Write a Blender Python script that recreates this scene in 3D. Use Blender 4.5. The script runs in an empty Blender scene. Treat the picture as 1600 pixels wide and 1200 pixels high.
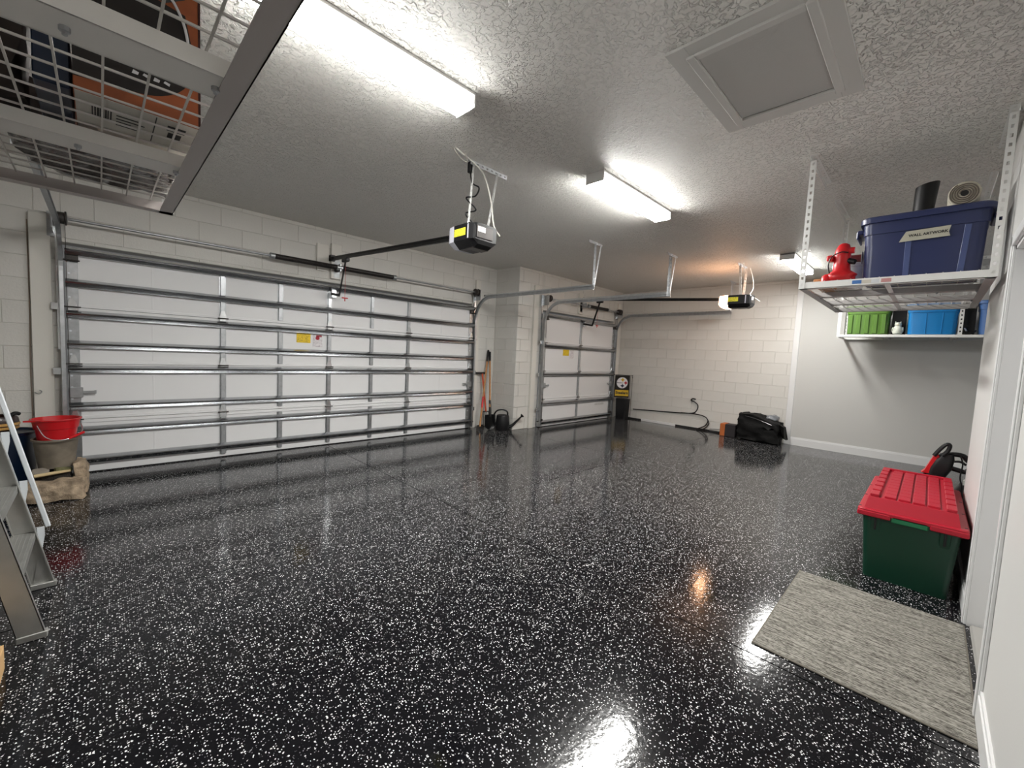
import bpy, bmesh, math, random
from mathutils import Vector as V, Matrix, noise
random.seed(7)
PI = math.pi
SC = bpy.context.scene
COL = SC.collection

# ------------------------------------------------------------------ camera, world, exposure
cam_d = bpy.data.cameras.new('camera')
cam = bpy.data.objects.new('camera', cam_d)
COL.objects.link(cam)
cam_d.sensor_fit = 'HORIZONTAL'
cam_d.sensor_width = 36.0
cam_d.lens = 649.06 / 1600 * 36.0
cam_d.clip_start = 0.02
YAW, PITCH, ROLL = math.radians(44.861), math.radians(-4.196), math.radians(2.803)
fw = V((math.sin(YAW) * math.cos(PITCH), math.cos(YAW) * math.cos(PITCH), math.sin(PITCH)))
r0 = V((math.cos(YAW), -math.sin(YAW), 0))
u0 = r0.cross(fw)
rt = r0 * math.cos(ROLL) + u0 * math.sin(ROLL)
up = -r0 * math.sin(ROLL) + u0 * math.cos(ROLL)
M = Matrix((rt, up, -fw)).transposed().to_4x4()
M.translation = V((0.2198, -5.7277, 1.3682))
cam.matrix_world = M
SC.camera = cam
w = bpy.data.worlds.new('world')
SC.world = w
w.use_nodes = True
w.node_tree.nodes['Background'].inputs[0].default_value = (0.5, 0.5, 0.5, 1)
w.node_tree.nodes['Background'].inputs[1].default_value = 0.2
SC.view_settings.view_transform = 'Standard'
SC.view_settings.look = 'None'
SC.view_settings.gamma = 1.0
SC.view_settings.use_curve_mapping = False
SC.view_settings.exposure = 0.13
TUBE = 132.0          # fluorescent diffusers
BULB = 27.0           # lit opener lamp
SC.cycles.max_bounces = 10
SC.cycles.diffuse_bounces = 6
SC.cycles.glossy_bounces = 4

# ------------------------------------------------------------------ room numbers (metres)
H = 2.89          # ceiling
YW = 0.05         # face of wall with the double door
XJ = 5.449        # jog
YJ = -0.537       # face of wall with the single door
XF = 8.905        # block wall opposite
YB = -5.98        # house wall
XL = -1.0
XA = 4.95         # house wall ends, alcove begins
YA = -7.0

# ------------------------------------------------------------------ materials
def lin(h):
    h = h.lstrip('#')
    o = []
    for i in (0, 2, 4):
        c = int(h[i:i + 2], 16) / 255
        o.append(c / 12.92 if c <= 0.04045 else ((c + 0.055) / 1.055) ** 2.4)
    return (*o, 1)

MATS = {}
def mat(name, col, rough=0.5, metal=0.0, bump=0.0, bscale=40.0, var=0.0, vscale=6.0, emit=0.0, spec=0.5, coat=0.0, trans=0.0):
    if name in MATS:
        return MATS[name]
    m = bpy.data.materials.new(name)
    m.use_nodes = True
    nt = m.node_tree
    b = nt.nodes['Principled BSDF']
    c = lin(col) if isinstance(col, str) else (*col, 1)
    b.inputs['Base Color'].default_value = c
    b.inputs['Roughness'].default_value = rough
    b.inputs['Metallic'].default_value = metal
    b.inputs['Specular IOR Level'].default_value = spec
    b.inputs['Coat Weight'].default_value = coat
    b.inputs['Transmission Weight'].default_value = trans
    if emit:
        b.inputs['Emission Color'].default_value = c
        b.inputs['Emission Strength'].default_value = emit
    if bump or var:
        tc = nt.nodes.new('ShaderNodeTexCoord')
    if var:
        n = nt.nodes.new('ShaderNodeTexNoise')
        n.inputs['Scale'].default_value = vscale
        n.inputs['Detail'].default_value = 5
        nt.links.new(tc.outputs['Object'], n.inputs['Vector'])
        r = nt.nodes.new('ShaderNodeMapRange')
        r.inputs['From Min'].default_value = 0.3
        r.inputs['From Max'].default_value = 0.7
        r.inputs['To Min'].default_value = 1 - var
        r.inputs['To Max'].default_value = 1 + var * 0.4
        nt.links.new(n.outputs['Fac'], r.inputs['Value'])
        mx = nt.nodes.new('ShaderNodeMix')
        mx.data_type = 'RGBA'
        mx.blend_type = 'MULTIPLY'
        mx.inputs['Factor'].default_value = 1
        mx.inputs[6].default_value = c
        nt.links.new(r.outputs[0], mx.inputs[7])
        nt.links.new(mx.outputs[2], b.inputs['Base Color'])
    if bump:
        n2 = nt.nodes.new('ShaderNodeTexNoise')
        n2.inputs['Scale'].default_value = bscale
        n2.inputs['Detail'].default_value = 4
        nt.links.new(tc.outputs['Object'], n2.inputs['Vector'])
        bp = nt.nodes.new('ShaderNodeBump')
        bp.inputs['Strength'].default_value = bump
        bp.inputs['Distance'].default_value = 0.01
        nt.links.new(n2.outputs['Fac'], bp.inputs['Height'])
        nt.links.new(bp.outputs[0], b.inputs['Normal'])
    MATS[name] = m
    return m

def floor_mat():
    m = bpy.data.materials.new('epoxy_floor')
    m.use_nodes = True
    nt = m.node_tree
    N, L = nt.nodes, nt.links
    b = N['Principled BSDF']
    tc = N.new('ShaderNodeTexCoord')
    def layer(scale, keep, rad, off):
        mp = N.new('ShaderNodeMapping')
        mp.inputs['Location'].default_value = (off, off * 0.7, 0)
        L.new(tc.outputs['Object'], mp.inputs[0])
        nz = N.new('ShaderNodeTexNoise')
        nz.inputs['Scale'].default_value = scale * 1.3
        nz.inputs['Detail'].default_value = 1
        L.new(mp.outputs[0], nz.inputs['Vector'])
        sub = N.new('ShaderNodeVectorMath'); sub.operation = 'SUBTRACT'
        L.new(nz.outputs['Color'], sub.inputs[0]); sub.inputs[1].default_value = (0.5, 0.5, 0.5)
        sc = N.new('ShaderNodeVectorMath'); sc.operation = 'SCALE'
        L.new(sub.outputs[0], sc.inputs[0]); sc.inputs['Scale'].default_value = 0.9 / scale
        ad = N.new('ShaderNodeVectorMath')
        L.new(mp.outputs[0], ad.inputs[0]); L.new(sc.outputs[0], ad.inputs[1])
        v = N.new('ShaderNodeTexVoronoi')
        v.voronoi_dimensions = '2D'
        v.inputs['Scale'].default_value = scale
        L.new(ad.outputs[0], v.inputs['Vector'])
        sep = N.new('ShaderNodeSeparateColor')
        L.new(v.outputs['Color'], sep.inputs[0])
        # radius grows with the cell's random number; cells under `keep` hold no flake
        r = N.new('ShaderNodeMapRange')
        r.inputs['From Min'].default_value = keep; r.inputs['From Max'].default_value = 1
        r.inputs['To Min'].default_value = rad * 0.35; r.inputs['To Max'].default_value = rad
        L.new(sep.outputs[0], r.inputs['Value'])
        lt = N.new('ShaderNodeMath'); lt.operation = 'LESS_THAN'
        L.new(v.outputs['Distance'], lt.inputs[0]); L.new(r.outputs[0], lt.inputs[1])
        gt = N.new('ShaderNodeMath'); gt.operation = 'GREATER_THAN'
        L.new(sep.outputs[0], gt.inputs[0]); gt.inputs[1].default_value = keep
        ml = N.new('ShaderNodeMath'); ml.operation = 'MULTIPLY'
        L.new(lt.outputs[0], ml.inputs[0]); L.new(gt.outputs[0], ml.inputs[1])
        return ml, sep
    a, sa = layer(120, 0.76, 0.385, 0)
    c2, sb = layer(190, 0.91, 0.40, 3.3)
    shade = N.new('ShaderNodeMapRange')
    shade.inputs['To Min'].default_value = 0.45; shade.inputs['To Max'].default_value = 0.95
    L.new(sa.outputs[1], shade.inputs['Value'])
    comb = N.new('ShaderNodeCombineColor')
    for i in range(3):
        L.new(shade.outputs[0], comb.inputs[i])
    m1 = N.new('ShaderNodeMix'); m1.data_type = 'RGBA'
    m1.inputs[6].default_value = (0.0045, 0.0045, 0.006, 1)
    m1.inputs[7].default_value = (0.16, 0.16, 0.17, 1)
    L.new(c2.outputs[0], m1.inputs['Factor'])
    m2 = N.new('ShaderNodeMix'); m2.data_type = 'RGBA'
    L.new(m1.outputs[2], m2.inputs[6]); L.new(comb.outputs[0], m2.inputs[7])
    L.new(a.outputs[0], m2.inputs['Factor'])
    L.new(m2.outputs[2], b.inputs['Base Color'])
    b.inputs['Roughness'].default_value = 0.105
    b.inputs['Specular IOR Level'].default_value = 0.37
    b.inputs['IOR'].default_value = 1.5
    n = N.new('ShaderNodeTexNoise')
    n.inputs['Scale'].default_value = 38; n.inputs['Detail'].default_value = 2
    L.new(tc.outputs['Object'], n.inputs['Vector'])
    bp = N.new('ShaderNodeBump'); bp.inputs['Strength'].default_value = 0.05; bp.inputs['Distance'].default_value = 0.01
    L.new(n.outputs['Fac'], bp.inputs['Height'])
    L.new(bp.outputs[0], b.inputs['Normal'])
    return m

def ceiling_mat():
    m = bpy.data.materials.new('knockdown_ceiling')
    m.use_nodes = True
    nt = m.node_tree
    N, L = nt.nodes, nt.links
    b = N['Principled BSDF']
    b.inputs['Base Color'].default_value = (0.80, 0.785, 0.745, 1)
    b.inputs['Roughness'].default_value = 0.55
    tc = N.new('ShaderNodeTexCoord')
    n = N.new('ShaderNodeTexNoise')
    n.inputs['Scale'].default_value = 34; n.inputs['Detail'].default_value = 3; n.inputs['Distortion'].default_value = 0.6
    L.new(tc.outputs['Object'], n.inputs['Vector'])
    r = N.new('ShaderNodeMapRange'); r.interpolation_type = 'SMOOTHSTEP'
    r.inputs['From Min'].default_value = 0.46; r.inputs['From Max'].default_value = 0.56
    L.new(n.outputs['Fac'], r.inputs['Value'])
    n2 = N.new('ShaderNodeTexNoise')
    n2.inputs['Scale'].default_value = 90; n2.inputs['Detail'].default_value = 3
    L.new(tc.outputs['Object'], n2.inputs['Vector'])
    ad = N.new('ShaderNodeMath'); ad.operation = 'MULTIPLY_ADD'
    L.new(n2.outputs['Fac'], ad.inputs[0]); ad.inputs[1].default_value = 0.35
    L.new(r.outputs[0], ad.inputs[2])
    bp = N.new('ShaderNodeBump'); bp.inputs['Strength'].default_value = 1.0; bp.inputs['Distance'].default_value = 0.012
    L.new(ad.outputs[0], bp.inputs['Height'])
    L.new(bp.outputs[0], b.inputs['Normal'])
    return m

def rug_mat():
    m = bpy.data.materials.new('woven_rug')
    m.use_nodes = True
    nt = m.node_tree
    N, L = nt.nodes, nt.links
    b = N['Principled BSDF']
    b.inputs['Roughness'].default_value = 0.95
    b.inputs['Specular IOR Level'].default_value = 0.1
    tc = N.new('ShaderNodeTexCoord')
    mp = N.new('ShaderNodeMapping'); mp.inputs['Scale'].default_value = (1.0, 0.06, 1)
    L.new(tc.outputs['Object'], mp.inputs[0])
    n = N.new('ShaderNodeTexNoise'); n.inputs['Scale'].default_value = 130; n.inputs['Detail'].default_value = 2
    L.new(mp.outputs[0], n.inputs['Vector'])
    mp2 = N.new('ShaderNodeMapping'); mp2.inputs['Scale'].default_value = (1.0, 0.35, 1)
    L.new(tc.outputs['Object'], mp2.inputs[0])
    n2 = N.new('ShaderNodeTexNoise'); n2.inputs['Scale'].default_value = 190; n2.inputs['Detail'].default_value = 2
    L.new(mp2.outputs[0], n2.inputs['Vector'])
    ad = N.new('ShaderNodeMath'); ad.operation = 'ADD'
    L.new(n.outputs['Fac'], ad.inputs[0]); L.new(n2.outputs['Fac'], ad.inputs[1])
    cr = N.new('ShaderNodeValToRGB')
    cr.color_ramp.elements[0].position = 0.38; cr.color_ramp.elements[0].color = lin('#45423d')
    cr.color_ramp.elements[1].position = 0.60; cr.color_ramp.elements[1].color = lin('#98958d')
    hf = N.new('ShaderNodeMath'); hf.operation = 'MULTIPLY'; hf.inputs[1].default_value = 0.5
    L.new(ad.outputs[0], hf.inputs[0])
    L.new(hf.outputs[0], cr.inputs[0])
    L.new(cr.outputs[0], b.inputs['Base Color'])
    bp = N.new('ShaderNodeBump'); bp.inputs['Strength'].default_value = 0.5; bp.inputs['Distance'].default_value = 0.004
    L.new(ad.outputs[0], bp.inputs['Height']); L.new(bp.outputs[0], b.inputs['Normal'])
    return m

def print_mat(name, base, ink, scale, thr=0.55):
    """a printed sticker: ink in broken text-like lines on a base colour"""
    m = bpy.data.materials.new(name)
    m.use_nodes = True
    nt = m.node_tree
    N, L = nt.nodes, nt.links
    b = N['Principled BSDF']
    b.inputs['Roughness'].default_value = 0.5
    tc = N.new('ShaderNodeTexCoord')
    sep = N.new('ShaderNodeSeparateXYZ'); L.new(tc.outputs['Object'], sep.inputs[0])
    wv = N.new('ShaderNodeMath'); wv.operation = 'SINE'
    ml = N.new('ShaderNodeMath'); ml.operation = 'MULTIPLY'; ml.inputs[1].default_value = scale
    L.new(sep.outputs[2], ml.inputs[0]); L.new(ml.outputs[0], wv.inputs[0])
    n = N.new('ShaderNodeTexNoise'); n.inputs['Scale'].default_value = scale * 0.25
    L.new(tc.outputs['Object'], n.inputs['Vector'])
    g1 = N.new('ShaderNodeMath'); g1.operation = 'GREATER_THAN'; g1.inputs[1].default_value = 0.2
    L.new(wv.outputs[0], g1.inputs[0])
    g2 = N.new('ShaderNodeMath'); g2.operation = 'GREATER_THAN'; g2.inputs[1].default_value = thr
    L.new(n.outputs['Fac'], g2.inputs[0])
    mm = N.new('ShaderNodeMath'); mm.operation = 'MULTIPLY'
    L.new(g1.outputs[0], mm.inputs[0]); L.new(g2.outputs[0], mm.inputs[1])
    mx = N.new('ShaderNodeMix'); mx.data_type = 'RGBA'
    mx.inputs[6].default_value = lin(base); mx.inputs[7].default_value = lin(ink)
    L.new(mm.outputs[0], mx.inputs['Factor']); L.new(mx.outputs[2], b.inputs['Base Color'])
    return m

M_FLOOR = floor_mat()
M_CEIL = ceiling_mat()
M_RUG = rug_mat()
M_BLOCK = mat('painted_block', (0.63, 0.615, 0.58), 0.6, bump=0.25, bscale=60, var=0.05, vscale=2.5)
M_MORTAR = mat('painted_mortar', (0.54, 0.525, 0.49), 0.8)
M_DRY = mat('painted_drywall', (0.535, 0.53, 0.51), 0.6, bump=0.05, bscale=120)
M_HOUSE = mat('painted_house_wall', (0.62, 0.615, 0.60), 0.5, bump=0.04, bscale=120)
M_TRIM = mat('white_trim_paint', (0.70, 0.70, 0.70), 0.35)
M_BOARD = mat('painted_board', (0.66, 0.64, 0.59), 0.5, bump=0.1, bscale=20)
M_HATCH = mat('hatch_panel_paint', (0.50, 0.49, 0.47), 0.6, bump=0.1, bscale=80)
M_DOOR = mat('white_steel_door', (0.72, 0.72, 0.725), 0.5)
M_GALV = mat('galvanised_steel', (0.74, 0.755, 0.77), 0.24, 0.92, var=0.12, vscale=25)
M_GALVD = mat('dull_galvanised_steel', (0.46, 0.475, 0.49), 0.34, 0.88, var=0.15, vscale=20)
M_ZINC = mat('zinc_angle_steel', (0.60, 0.62, 0.64), 0.42, 0.45)
M_STRUT = mat('rolled_zinc_steel', (0.56, 0.57, 0.585), 0.22, 1.0, var=0.1, vscale=8)
M_DARKST = mat('dark_oiled_steel', (0.05, 0.045, 0.042), 0.4, 0.5)
M_BLACKP = mat('black_plastic', (0.007, 0.007, 0.008), 0.45, spec=0.35)
M_BLACKM = mat('black_painted_metal', (0.01, 0.01, 0.01), 0.35, 0.2)
M_RUBBER = mat('black_rubber', (0.012, 0.012, 0.012), 0.7)
M_GREYP = mat('pale_grey_plastic', (0.50, 0.50, 0.56), 0.4)
M_WHITEM = mat('white_powder_coat', (0.78, 0.78, 0.76), 0.4)
M_BEAM = mat('grey_shaded_steel', (0.40, 0.385, 0.375), 0.45)  # grey rack coat; on rails it carries the shade beneath the rack
M_WIRE = mat('white_wire', (0.55, 0.53, 0.50), 0.45)
M_CAB = mat('white_cable_sheath', (0.70, 0.68, 0.62), 0.5)
M_DIFF = mat('glowing_diffuser', (1.0, 0.99, 0.955), 0.4, emit=TUBE)
M_DIFS = mat('glowing_diffuser_side', (1.0, 0.99, 0.955), 0.4, emit=TUBE * 0.035)
M_DIFF2 = mat('glowing_diffuser_far', (1.0, 0.99, 0.955), 0.4, emit=TUBE * 0.68)  # far fixture set weaker to balance the wall brightness
M_DIFS2 = mat('glowing_diffuser_side_far', (1.0, 0.99, 0.955), 0.4, emit=TUBE * 0.04)
M_DIFF3 = mat('glowing_diffuser_middle', (1.0, 0.99, 0.955), 0.4, emit=TUBE * 1.42)  # middle fixture set stronger to balance the door brightness
M_DIFS3 = mat('glowing_diffuser_side_middle', (1.0, 0.99, 0.955), 0.4, emit=TUBE * 0.035)
M_BULB = mat('lit_lamp_cover', (1.0, 0.52, 0.28), 0.4, emit=BULB)
M_YEL = print_mat('yellow_warning_print', '#e8c518', '#5a4a10', 500, 0.52)
M_YEL2 = print_mat('yellow_label_print', '#e9e23c', '#4c4a18', 420, 0.56)
M_LAB = print_mat('white_label_print', '#dcd8da', '#8d8488', 420, 0.5)
M_LABF = print_mat('faint_label_print', '#cbcbca', '#a9a9a9', 350, 0.5)
M_RED = mat('red_plastic', '#c0141c', 0.35)
M_REDLID = mat('red_tote_lid', '#a81228', 0.42)
M_GREEN = mat('dark_green_tote', '#053323', 0.35)
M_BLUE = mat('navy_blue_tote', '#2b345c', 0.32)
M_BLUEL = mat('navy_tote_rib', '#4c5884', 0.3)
M_LIME = mat('lime_green_bin', '#587f30', 0.4)
M_CYAN = mat('bright_blue_bin', '#0f7cc0', 0.35)
M_STEELB = mat('steel_blue_bin', '#5077b4', 0.35)
M_ALU = mat('dull_aluminium', (0.42, 0.42, 0.40), 0.42, 0.75, bump=0.05, bscale=200, var=0.1, vscale=14)
M_ALUP = mat('pale_aluminium', (0.72, 0.76, 0.80), 0.4, 0.35)
M_WOOD = mat('ash_handle_wood', '#b57f4b', 0.5, var=0.25, vscale=30)
M_ORANGE = mat('orange_fibreglass', '#c2502c', 0.4)
M_STONE = mat('rough_tan_stone', '#a8957e', 0.9, bump=1.0, bscale=40, var=0.6, vscale=16)
M_SOIL = mat('dark_soil', '#2a2520', 0.95, bump=1.0, bscale=60)
M_GBUCK = mat('grey_rubber_bucket', '#786f62', 0.7, var=0.4, vscale=9)
M_NAVYB = mat('midnight_blue_plastic', '#0c1c33', 0.35)
M_BROWN = mat('dark_brown_glaze', '#2a1712', 0.3)
M_TAN = mat('tan_glaze', '#c79a55', 0.4)
M_CARD = mat('cardboard', '#c4a070', 0.8, bump=0.05, bscale=100, var=0.1)
M_CARDO = mat('orange_printed_card', '#a1552e', 0.6, var=0.35, vscale=9)
M_BAG = mat('black_nylon', (0.004, 0.004, 0.004), 0.6, bump=0.3, bscale=60, spec=0.2)
M_CLEAR = mat('clear_plastic_wrap', (0.75, 0.76, 0.78), 0.15, trans=0.6)
M_TAPE = mat('grey_masking_tape', '#b9b6a6', 0.6)
M_INK = mat('black_ink', (0.01, 0.01, 0.01), 0.6)
M_ROLL = mat('rolled_carpet_pale', '#cfc8b8', 0.9, var=0.3, vscale=40)
M_ROLLD = mat('rolled_carpet_backing', '#6b6258', 0.9)
M_CLUT = mat('dark_brown_bag', '#2b211c', 0.7, var=0.5, vscale=12)
M_GOLD = mat('yellow_cloth', '#c9a62a', 0.8)
M_FLAG = mat('black_cloth', '#17130f', 0.85)
M_FWHITE = mat('white_cloth', '#d9d7da', 0.85)
M_FRED = mat('red_print', '#a02a38', 0.8)
M_FBLUE = mat('blue_print', '#222a44', 0.8)
M_CERAM = mat('speckled_white_ceramic', '#d8dccf', 0.5, var=0.35, vscale=30)
M_THRESH = mat('grey_threshold', (0.33, 0.32, 0.30), 0.5)
M_MILKY = mat('milky_plastic', '#c9ccc6', 0.4)

# ------------------------------------------------------------------ mesh helpers
OFF = {}
def root_off(o):
    while o is not None:
        if o.name in OFF:
            return OFF[o.name]
        o = o.parent
    return V((0, 0, 0))

class MB:
    """collects shapes in world coordinates; build() links them as one mesh object"""
    def __init__(s):
        s.bm = bmesh.new()
    def _faces(s, vs, fs):
        bv = [s.bm.verts.new(v) for v in vs]
        out = []
        for f in fs:
            try:
                out.append(s.bm.faces.new([bv[i] for i in f]))
            except ValueError:
                pass
        return bv, out
    def obox(s, c, ax, ay, az, bevel=0.0, seg=1):
        c, ax, ay, az = V(c), V(ax), V(ay), V(az)
        vs = [c + ax * i + ay * j + az * k for i in (-1, 1) for j in (-1, 1) for k in (-1, 1)]
        fs = [(0, 1, 3, 2), (4, 6, 7, 5), (0, 4, 5, 1), (2, 3, 7, 6), (0, 2, 6, 4), (1, 5, 7, 3)]
        if ax.cross(ay).dot(az) < 0:
            fs = [f[::-1] for f in fs]
        bv, fc = s._faces(vs, fs)
        if bevel:
            ed = list({e for f in fc for e in f.edges})
            bmesh.ops.bevel(s.bm, geom=ed, offset=bevel, segments=seg, affect='EDGES', profile=0.5)
        return s
    def box(s, a, b, bevel=0.0, seg=1):
        a, b = V(a), V(b)
        c = (a + b) / 2
        d = (b - a) / 2
        return s.obox(c, (abs(d.x), 0, 0), (0, abs(d.y), 0), (0, 0, abs(d.z)), bevel, seg)
    def bar(s, p0, p1, wd, ht, upv=(0, 0, 1), bevel=0.0):
        p0, p1 = V(p0), V(p1)
        t = (p1 - p0)
        L = t.length
        t.normalize()
        u = V(upv)
        x = t.cross(u)
        if x.length < 1e-4:
            x = t.cross(V((1, 0, 0)))
        x.normalize()
        u = x.cross(t)
        return s.obox((p0 + p1) / 2, t * L / 2, x * wd / 2, u * ht / 2, bevel)
    def ring_loft(s, rings, cap0=True, cap1=True, closed=True):
        rv = [[s.bm.verts.new(p) for p in r] for r in rings]
        n = len(rings[0])
        for a, b in zip(rv, rv[1:]):
            for i in range(n if closed else n - 1):
                j = (i + 1) % n
                s.bm.faces.new((a[i], a[j], b[j], b[i]))
        if cap0:
            s.bm.faces.new(rv[0][::-1])
        if cap1:
            s.bm.faces.new(rv[-1])
        return s
    def cyl(s, p0, p1, r, n=12, r1=None, caps=True):
        p0, p1 = V(p0), V(p1)
        t = (p1 - p0).normalized()
        x = t.orthogonal().normalized()
        y = t.cross(x)
        r1 = r if r1 is None else r1
        A = [p0 + (x * math.cos(2 * PI * i / n) + y * math.sin(2 * PI * i / n)) * r for i in range(n)]
        B = [p1 + (x * math.cos(2 * PI * i / n) + y * math.sin(2 * PI * i / n)) * r1 for i in range(n)]
        return s.ring_loft([A, B], caps, caps)
    def tube(s, pts, r, n=8, closed=False):
        pts = [V(p) for p in pts]
        rings = []
        x = None
        for i, p in enumerate(pts):
            a = pts[i - 1] if i > 0 else p
            b = pts[i + 1] if i < len(pts) - 1 else p
            t = (b - a).normalized()
            if x is None:
                x = t.orthogonal().normalized()
            else:
                x = (x - t * x.dot(t))
                x = x.normalized() if x.length > 1e-5 else t.orthogonal().normalized()
            y = t.cross(x)
            rr = r[i] if isinstance(r, (list, tuple)) else r
            rings.append([p + (x * math.cos(2 * PI * k / n) + y * math.sin(2 * PI * k / n)) * rr for k in range(n)])
        return s.ring_loft(rings)
    def lathe(s, prof, c, n=32, axis=(0, 0, 1), cap0=True, cap1=True, sx=1.0):
        c = V(c)
        t = V(axis).normalized()
        x = t.orthogonal().normalized() if abs(t.z) < 0.99 else V((1, 0, 0))
        y = t.cross(x)
        rings = [[c + t * h + (x * math.cos(2 * PI * i / n) * sx + y * math.sin(2 * PI * i / n)) * r for i in range(n)] for r, h in prof]
        return s.ring_loft(rings, cap0, cap1)
    def prism(s, poly, d):
        """poly: list of 3d points (planar), extruded by vector d"""
        d = V(d)
        A = [V(p) for p in poly]
        n = sum((A[i].cross(A[(i + 1) % len(A)]) for i in range(len(A))), V((0, 0, 0)))
        if n.dot(d) > 0:
            A = A[::-1]
        B = [p + d for p in A]
        rv = [[s.bm.verts.new(p) for p in r] for r in (A, B)]
        k = len(A)
        for i in range(k):
            j = (i + 1) % k
            s.bm.faces.new((rv[0][j], rv[0][i], rv[1][i], rv[1][j]))
        s.bm.faces.new(rv[0])
        s.bm.faces.new(rv[1][::-1])
        return s
    def rr_loft(s, secs, cap0=True, cap1=True, n=5):
        """secs: (cx, cy, z, hx, hy, radius): rounded rectangles stacked in z"""
        rings = []
        for cx, cy, z, hx, hy, r in secs:
            ring = []
            for qx, qy, a0 in ((1, 1, 0), (-1, 1, 90), (-1, -1, 180), (1, -1, 270)):
                for k in range(n):
                    a = math.radians(a0 + 90 * k / (n - 1))
                    ring.append(V((cx + qx * (hx - r) + r * math.cos(a), cy + qy * (hy - r) + r * math.sin(a), z)))
            rings.append(ring)
        return s.ring_loft(rings, cap0, cap1)
    def sweep(s, path, prof, binorm):
        """prof: closed 2d polygon (a along binorm, b along in-plane normal) swept along a planar path"""
        path = [V(p) for p in path]
        bn = V(binorm).normalized()
        rings = []
        for i, p in enumerate(path):
            a = path[max(i - 1, 0)]
            b = path[min(i + 1, len(path) - 1)]
            t = (b - a).normalized()
            nn = t.cross(bn).normalized()
            rings.append([p + bn * q[0] + nn * q[1] for q in prof])
        return s.ring_loft(rings)
    def perf(s, p0, p1, wdir, wd=0.034, th=0.002, pitch=0.055, hole=0.02):
        """flat strip with real punched slots"""
        p0, p1 = V(p0), V(p1)
        t = (p1 - p0)
        L = t.length
        t.normalize()
        x = V(wdir)
        x = (x - t * x.dot(t)).normalized()
        z = t.cross(x)
        rail = (wd - 0.36 * wd) / 2
        for sg in (-1, 1):
            s.obox((p0 + p1) / 2 + x * sg * (wd - rail) / 2, t * L / 2, x * rail / 2, z * th / 2)
        k = max(1, int(L / pitch))
        stp = L / k
        for i in range(k + 1):
            h = stp - hole
            a = max(0, i * stp - h / 2)
            b = min(L, i * stp + h / 2)
            s.obox(p0 + t * (a + b) / 2, t * (b - a) / 2, x * 0.18 * wd, z * th / 2)
        return s
    def angle(s, p0, p1, w1, w2, wd=0.034, pitch=0.055):
        """perforated L angle: two strips along directions w1 and w2 from the shared edge p0-p1"""
        p0, p1, w1, w2 = V(p0), V(p1), V(w1).normalized(), V(w2).normalized()
        s.perf(p0 + w1 * wd / 2, p1 + w1 * wd / 2, w1, wd, 0.002, pitch)
        s.perf(p0 + w2 * wd / 2, p1 + w2 * wd / 2, w2, wd, 0.002, pitch)
        return s
    def blob(s, c, rad, amp=0.15, freq=3.0, sub=3, seed=0.0, flat=None):
        st = len(s.bm.verts)
        r = bmesh.ops.create_icosphere(s.bm, subdivisions=sub, radius=1.0)
        c, rad = V(c), V(rad)
        for v in r['verts']:
            k = 1 + amp * noise.noise(v.co * freq + V((seed, seed * 2, -seed)))
            q = V((v.co.x * rad.x * k, v.co.y * rad.y * k, v.co.z * rad.z * k)) + c
            if flat is not None and q.z < flat:
                q.z = flat
            v.co = q
        return s
    def rough_box(s, a, b, amp=0.02, cuts=6, seed=0.0, rnd=0.25, bottom=True):
        a, b = V(a), V(b)
        c = (a + b) / 2
        d = (b - a) / 2
        before = set(s.bm.verts)
        r = bmesh.ops.create_cube(s.bm, size=2.0)
        ed = list({e for v in r['verts'] for e in v.link_edges})
        bmesh.ops.subdivide_edges(s.bm, edges=ed, cuts=cuts, use_grid_fill=True)
        vs = [v for v in s.bm.verts if v not in before]
        for v in vs:
            p = v.co.copy()
            q = p.normalized() * max(abs(p.x), abs(p.y), abs(p.z))
            p = p.lerp(q, rnd)
            w_ = c + V((p.x * d.x, p.y * d.y, p.z * d.z))
            w_ += V([noise.noise(w_ * 14 + V((seed + k * 9, 0, k))) for k in range(3)]) * amp
            if bottom and w_.z < a.z:
                w_.z = a.z
            v.co = w_
        return s
    def build(s, name, m, parent=None, smooth=False, angle=40):
        me = bpy.data.meshes.new(name)
        off = root_off(parent) if parent is not None else V((0, 0, 0))
        if off.length:
            bmesh.ops.translate(s.bm, verts=s.bm.verts, vec=-off)
        bmesh.ops.recalc_face_normals(s.bm, faces=s.bm.faces)
        s.bm.to_mesh(me)
        s.bm.free()
        ms = m if isinstance(m, (list, tuple)) else [m]
        for q in ms:
            me.materials.append(q)
        if smooth:
            me.polygons.foreach_set('use_smooth', [True] * len(me.polygons))
            try:
                me.set_sharp_from_angle(angle=math.radians(angle))
            except Exception:
                pass
        o = bpy.data.objects.new(name, me)
        COL.objects.link(o)
        if parent is not None:
            o.parent = parent
        return o

def thing(name, label, cat, loc, group=None):
    o = bpy.data.objects.new(name, None)
    COL.objects.link(o)
    o.empty_display_size = 0.1
    o.location = V(loc)
    OFF[o.name] = V(loc)
    o['label'] = label
    o['category'] = cat
    if group:
        o['group'] = group
    return o

def tag(o, label, cat, group=None):
    """a thing that is one mesh: move its origin to its base and describe it"""
    me = o.data
    xs = [v.co.x for v in me.vertices]; ys = [v.co.y for v in me.vertices]; zs = [v.co.z for v in me.vertices]
    c = V(((min(xs) + max(xs)) / 2, (min(ys) + max(ys)) / 2, min(zs)))
    me.transform(Matrix.Translation(-c))
    o.location = c
    OFF[o.name] = c
    o['label'] = label
    o['category'] = cat
    if group:
        o['group'] = group
    return o

def struct(o, label=None):
    o['kind'] = 'structure'
    if label:
        o['label'] = label
    return o

def part_label(o, label):
    o['label'] = label
    return o

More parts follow.
